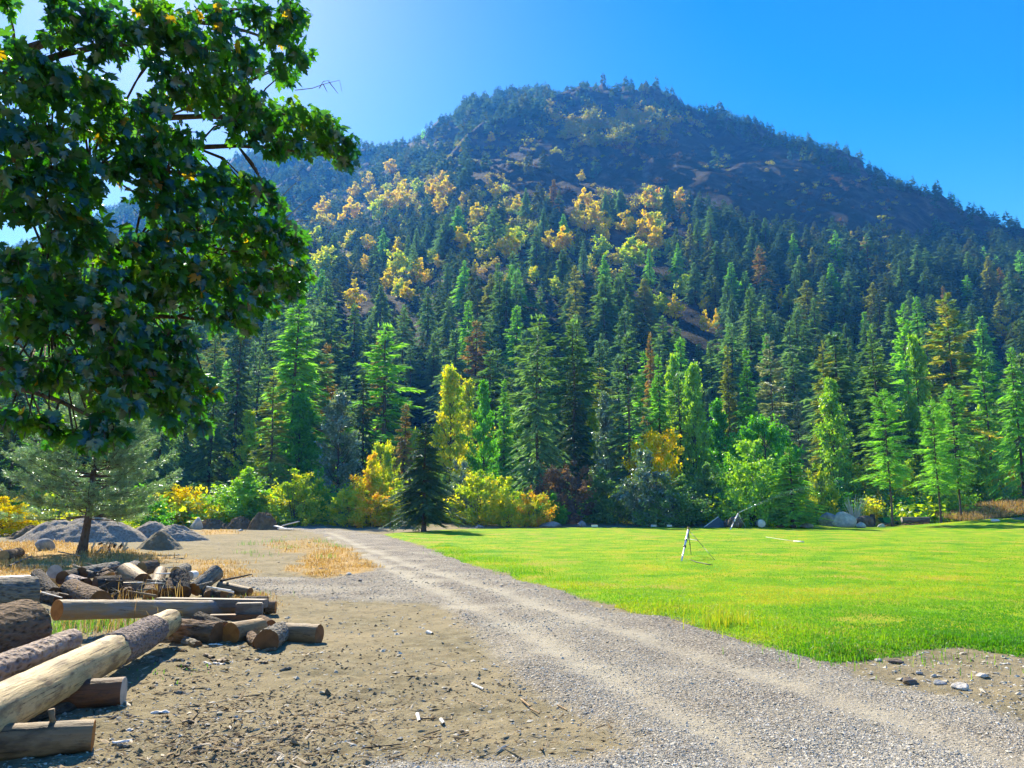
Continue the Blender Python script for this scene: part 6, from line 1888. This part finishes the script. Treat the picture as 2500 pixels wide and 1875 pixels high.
def blades(x, y, hmin, hmax, w, lean, name, mat, label, tint=None, curved=True):
    n = len(x)
    z = gz(x, y)
    h = rs.uniform(hmin, hmax, n) if np.isscalar(hmin) else hmin
    a = rs.uniform(0, 6.28, n); l = rs.uniform(0.1, 1, n) * lean
    d = np.stack([np.cos(a), np.sin(a), 0 * a], 1)
    sdv = np.stack([-np.sin(a), np.cos(a), 0 * a], 1)
    B = np.stack([x, y, z - .01], 1)
    w = (w if np.isscalar(w) else w[:, None])
    m = B + d * (l * h * .3)[:, None] + np.array([0, 0, 1]) * (h * .6)[:, None]
    t = B + d * (l * h)[:, None] + np.array([0, 0, 1]) * (h * (1 - .25 * l))[:, None]
    V = np.stack([B - sdv * w / 2, B + sdv * w / 2, m + sdv * w * .4, t, m - sdv * w * .4], 1).reshape(-1, 3)
    Fc = [np.arange(n)[:, None] * 5 + np.array([0, 1, 2, 4])[None], np.arange(n)[:, None] * 5 + np.array([4, 2, 3])[None]]
    ti = np.repeat(rs.uniform(0, 1, n) if tint is None else tint, 5)
    return tag(link(name, mesh_np(name, V, Fc, [mat], attrs={"tint": ('POINT', 'FLOAT', np.clip(ti, 0, 1))})), label, None, None, 'stuff')


# lawn grass, thick near the edge by the road
x, y = scr(230000, 850, 2560, 1300, 1640, .75)
x2, y2 = rs.uniform(-3, 12, 140000), rs.uniform(7, 40, 140000)
x, y = np.concatenate([x, x2]), np.concatenate([y, y2])
L, Rd, dry, tr = fields(x, y)
r = np.hypot(x, y)
thin = fbm(x * .8, y * .8, 61, 3)
k = (L > -.05) & (r < 46) & ((np.arange(len(x)) < 230000) | (L < 1.1)) & ~((thin > .28) & (r < 14) & (rs.random(len(x)) < .7))
x, y, L, r = x[k], y[k], L[k], r[k]
edge = np.clip(1 - L / .9, 0, 1) * (fbm(x * 1.6, y * 1.6, 62, 3) * .5 + .6)
hh = rs.uniform(.015, .042, len(x)) * (1 + 1.1 * edge * (fbm(x * .7, y * .7, 66, 2) > -.1))
print('grass', len(x))
blades(x, y, hh, None, .004 + .00055 * r, .8, 'lawn_grass', ML['grass'], 'short bright green grass blades covering the lawn, longer along the gravel edge', np.clip(.40 + .95 * fbm(x * .35, y * .5, 63, 4) + rs.uniform(-.25, .35, len(x)), 0, 1))
# weeds and tall tufts
tx, ty, th, tt = [], [], [], []
for (u_, v_, n_, h_, sp_, tn) in [(1760, 1536, 160, .34, .16, .8), (1225, 1378, 200, .22, .45, .4), (1290, 1400, 160, .2, .35, .4), (1640, 1500, 120, .2, .3, .5), (2030, 1590, 120, .18, .3, .3), (1860, 1550, 120, .18, .35, .5),
                              (2180, 1600, 160, .13, .45, .25), (1370, 1425, 120, .18, .35, .3), (1120, 1352, 120, .22, .5, .5), (1980, 1606, 140, .14, .3, .2), (2380, 1590, 140, .1, .5, .3)]:
    p = gp(u_, v_)
    tx.append(p.x + rs.normal(0, sp_, n_)); ty.append(p.y + rs.normal(0, sp_ * 1.2, n_)); th.append(rs.uniform(.4, 1, n_) * h_); tt.append(np.clip(tn + rs.normal(0, .2, n_), 0, 1))
tx, ty, th, tt = map(np.concatenate, (tx, ty, th, tt))
blades(tx, ty, th, None, .008, .55, 'grass_tufts', ML['grass'], 'taller tufts of bright grass along the lawn edge', tt)
# dry grass
x, y = scr(210000, -60, 960, 1288, 1520, .8)
x2, y2 = scr(16000, 2200, 2560, 1262, 1285)
L, Rd, dry, tr = fields(x, y)
cl_ = np.clip(fbm(x * 1.1, y * 1.1, 64, 4) * 1.4 + .55, 0, 1)
k = (rs.random(len(x)) < dry * cl_ * .62) & (L < -.1) & (np.hypot(x, y) > 8)
x, y = x[k], y[k]
r = np.hypot(x, y)
print('dry', len(x))
blades(x, y, rs.uniform(.04, .17, len(x)) * np.clip(r / 22, .7, 1.4) * (.7 + .6 * vnoise(x * .9, y * .9, 5) ** 2), None, .004 + .0005 * r, .9, 'dry_grass', ML['drygrass'], 'golden dry grass in patches over the yard and under the pine')
x2, y2 = rs.uniform(32, 50, 9000), rs.uniform(57, 65.5, 9000)
blades(x2, y2, .12, .5, .03, .6, 'dry_bank_grass', ML['drygrass'], 'tall dry straw grass on the slope at the far right')
# sparse green-yellow weeds in the yard and among the logs
tx, ty, th = [], [], []
for (u_, v_, n_, h_, sp_) in [(608, 1330, 50, .3, .25), (605, 1352, 40, .25, .2), (672, 1325, 50, .3, .3), (700, 1340, 40, .3, .25), (780, 1325, 60, .3, .3), (812, 1335, 50, .28, .25), (640, 1357, 30, .2, .3), (715, 1312, 30, .2, .5), (795, 1365, 50, .25, .25),
                          (150, 1535, 240, .22, .3), (190, 1520, 160, .25, .25), (130, 1560, 120, .2, .15), (285, 1530, 120, .3, .25), (590, 1460, 30, .18, .3), (405, 1650, 40, .06, .2), (385, 1475, 30, .15, .12)]:
    p = gp(u_, v_)
    tx.append(p.x + rs.normal(0, sp_, n_)); ty.append(p.y + rs.normal(0, sp_, n_)); th.append(rs.uniform(.3, 1, n_) * h_)
tx, ty, th = map(np.concatenate, (tx, ty, th))
blades(tx, ty, th, None, .011, .7, 'weeds', ML['weed'], 'sparse green weeds between the logs and over the yard')
tx, ty, th = [], [], []
for (u_, v_, n_, h_, sp_) in [(280, 1480, 46, .5, .35), (370, 1470, 30, .55, .3), (250, 1530, 60, .45, .4), (330, 1530, 40, .5, .3), (400, 1452, 20, .5, .15), (200, 1545, 40, .35, .3), (640, 1555, 30, .1, .25)]:
    p = gp(u_, v_)
    tx.append(p.x + rs.normal(0, sp_, n_)); ty.append(p.y + rs.normal(0, sp_ * .6, n_)); th.append(rs.uniform(.4, 1, n_) * h_)
tx, ty, th = map(np.concatenate, (tx, ty, th))
blades(tx, ty, th, None, .008, 1.3, 'dry_stalks', ML['drygrass'], 'long dry bent stalks sticking up among the logs')


# stones: irregular eight-sided chips of gravel
M_STONES, nt, out = new_mat("gravel_stones")
a_ = N(nt, "ShaderNodeAttribute", attribute_name="tint")
principled(nt, out, ramp(nt, a_.outputs['Fac'], [(0, (0.26, 0.235, 0.18)), (.35, (0.41, 0.375, 0.295)), (.7, (0.54, 0.50, 0.40)), (1, (0.80, 0.75, 0.63))]).outputs[0], .85, .2)
M_CHIPS, nt, out = new_mat("wood_chip")
a_ = N(nt, "ShaderNodeAttribute", attribute_name="tint")
principled(nt, out, ramp(nt, a_.outputs['Fac'], [(0, (0.10, 0.07, 0.04)), (.3, (0.22, 0.16, 0.09)), (.7, (0.42, 0.33, 0.20)), (1, (0.74, 0.66, 0.52))]).outputs[0], .9, .1)
OCT_V = np.array([[1, 0, 0], [-1, 0, 0], [0, 1, 0], [0, -1, 0], [0, 0, 1], [0, 0, -1.]])
OCT_F = np.array([[0, 2, 4], [2, 1, 4], [1, 3, 4], [3, 0, 4], [2, 0, 5], [1, 2, 5], [3, 1, 5], [0, 3, 5]])


def pebbles(x, y, size, name, mat, label, tint, stretch=(1, .8, .36), elong=None):
    n = len(x)
    Q = OCT_V[None] * (1 + rs.uniform(-.35, .35, (n, 6, 1))) + rs.normal(0, .16, (n, 6, 3))
    Q = Q * np.array(stretch)
    if elong is not None: Q[:, :, 0] *= elong[:, None]
    Q = Q * size[:, None, None]
    a = rs.uniform(0, 6.28, n)
    ca, sa = np.cos(a)[:, None], np.sin(a)[:, None]
    tl = rs.normal(0, .22, n)[:, None]
    X, Y, Z = Q[:, :, 0], Q[:, :, 1], Q[:, :, 2] + Q[:, :, 0] * tl
    V = np.stack([X * ca - Y * sa + x[:, None], X * sa + Y * ca + y[:, None], Z + (gz(x, y) + size * .12)[:, None]], -1)
    Fc = (np.arange(n)[:, None, None] * 6 + OCT_F[None]).reshape(-1, 3)
    return tag(link(name, mesh_np(name, V.reshape(-1, 3), Fc, [mat], attrs={"tint": ('POINT', 'FLOAT', np.repeat(tint, 6))})), label, None, None, 'stuff')


x, y = scr(300000, -60, 2560, 1300, 1900, .6)
L, Rd, dry, tr = fields(x, y)
nb = fbm(x * .9, y * .9, 88, 4)
k = (Rd > -.25) & (L < .02) & (rs.random(len(x)) < sstep(-.25, .3, Rd) * np.clip(.75 + 1.1 * nb - .55 * tr, .12, 1)) & (y > 2.5)
x, y, Rd = x[k], y[k], Rd[k]
r = np.hypot(x, y)
print('stones', len(x))
pebbles(x, y, (rs.gamma(2.2, .0034, len(x)) + .003) * np.clip(r / 12, .62, 1.5), 'gravel', M_STONES, 'loose pale and dark gravel stones covering the track', np.clip(rs.beta(2, 2, len(x)), 0, 1))
x, y = scr(60000, -60, 2560, 1310, 1900, .6)
L, Rd, dry, tr = fields(x, y)
k = (Rd < 0.0) & (L < -.02) & (rs.random(len(x)) < .16 + .25 * (x > 3)) & (y > 2.5)
x, y = x[k], y[k]; r = np.hypot(x, y)
pebbles(x, y, (rs.gamma(2.0, .004, len(x)) + .003) * np.clip(r / 7, .8, 3), 'loose_stones', M_STONES, 'small stones strewn over the dirt', np.clip(rs.beta(2, 2.2, len(x)), 0, 1))
# bark and wood chips
x, y = scr(90000, -60, 1700, 1440, 1900, .8)
L, Rd, dry, tr = fields(x, y)
u_, v_ = proj(x, y, 0 * x)
pr = .05 + .75 * np.exp(-(((u_ - 420) / 260) ** 2 + ((v_ - 1790) / 110) ** 2)) + .5 * np.exp(-(((u_ - 520) / 240) ** 2 + ((v_ - 1600) / 60) ** 2)) + .25 * np.exp(-(((u_ - 950) / 260) ** 2 + ((v_ - 1780) / 90) ** 2))
pr *= .6 * np.clip(.6 + 1.3 * fbm(x * 1.4, y * 1.4, 92, 3), .1, 1.6)
k = (Rd < .05) & (L < -.05) & (rs.random(len(x)) < pr) & (y > 2.5)
x, y = x[k], y[k]
print('chips', len(x))
pebbles(x, y, rs.gamma(2.0, .0045, len(x)) + .004, 'wood_chips', M_CHIPS, 'bark flakes and wood chips littering the dirt beside the log heap', np.clip(rs.beta(1.3, 1.6, len(x)), 0, 1), (1, .42, .22), rs.uniform(1, 3.4, len(x)))
# clods of dirt
x, y = scr(26000, -60, 1700, 1470, 1900, .8)
L, Rd, dry, tr = fields(x, y)
k = (Rd < -.05) & (L < -.05) & (fbm(x * 1.2, y * 1.2, 97, 3) > .05) & (rs.random(len(x)) < .18) & (y > 2.5)
x, y = x[k], y[k]
pebbles(x, y, rs.gamma(2.2, .004, len(x)) + .003, 'dirt_clods', M_CLOD, 'small dark clods of dirt over the yard', np.zeros(len(x)), (1, .9, .6))

# HAZE-BEGIN
def build_haze():
    mb = MB()
    top = HAZE_TOP
    mb.box((0, 0, (top - 1.8) / 2), (3700, 3700, top + 1.8))
    m, nt, out = new_mat("valley_haze")
    pv = nt.nodes.new("ShaderNodeVolumePrincipled")
    pv.inputs['Color'].default_value = (0.05, 0.30, 1.0, 1)
    pv.inputs['Density'].default_value = 0.00046
    pv.inputs['Absorption Color'].default_value = (1, 1, 1, 1)
    pv.inputs['Anisotropy'].default_value = 0.15
    nt.links.new(pv.outputs[0], out.inputs['Volume'])
    tag(mb.obj("haze", m), "thin blue haze filling the valley air", None, None, 'stuff')


build_haze()
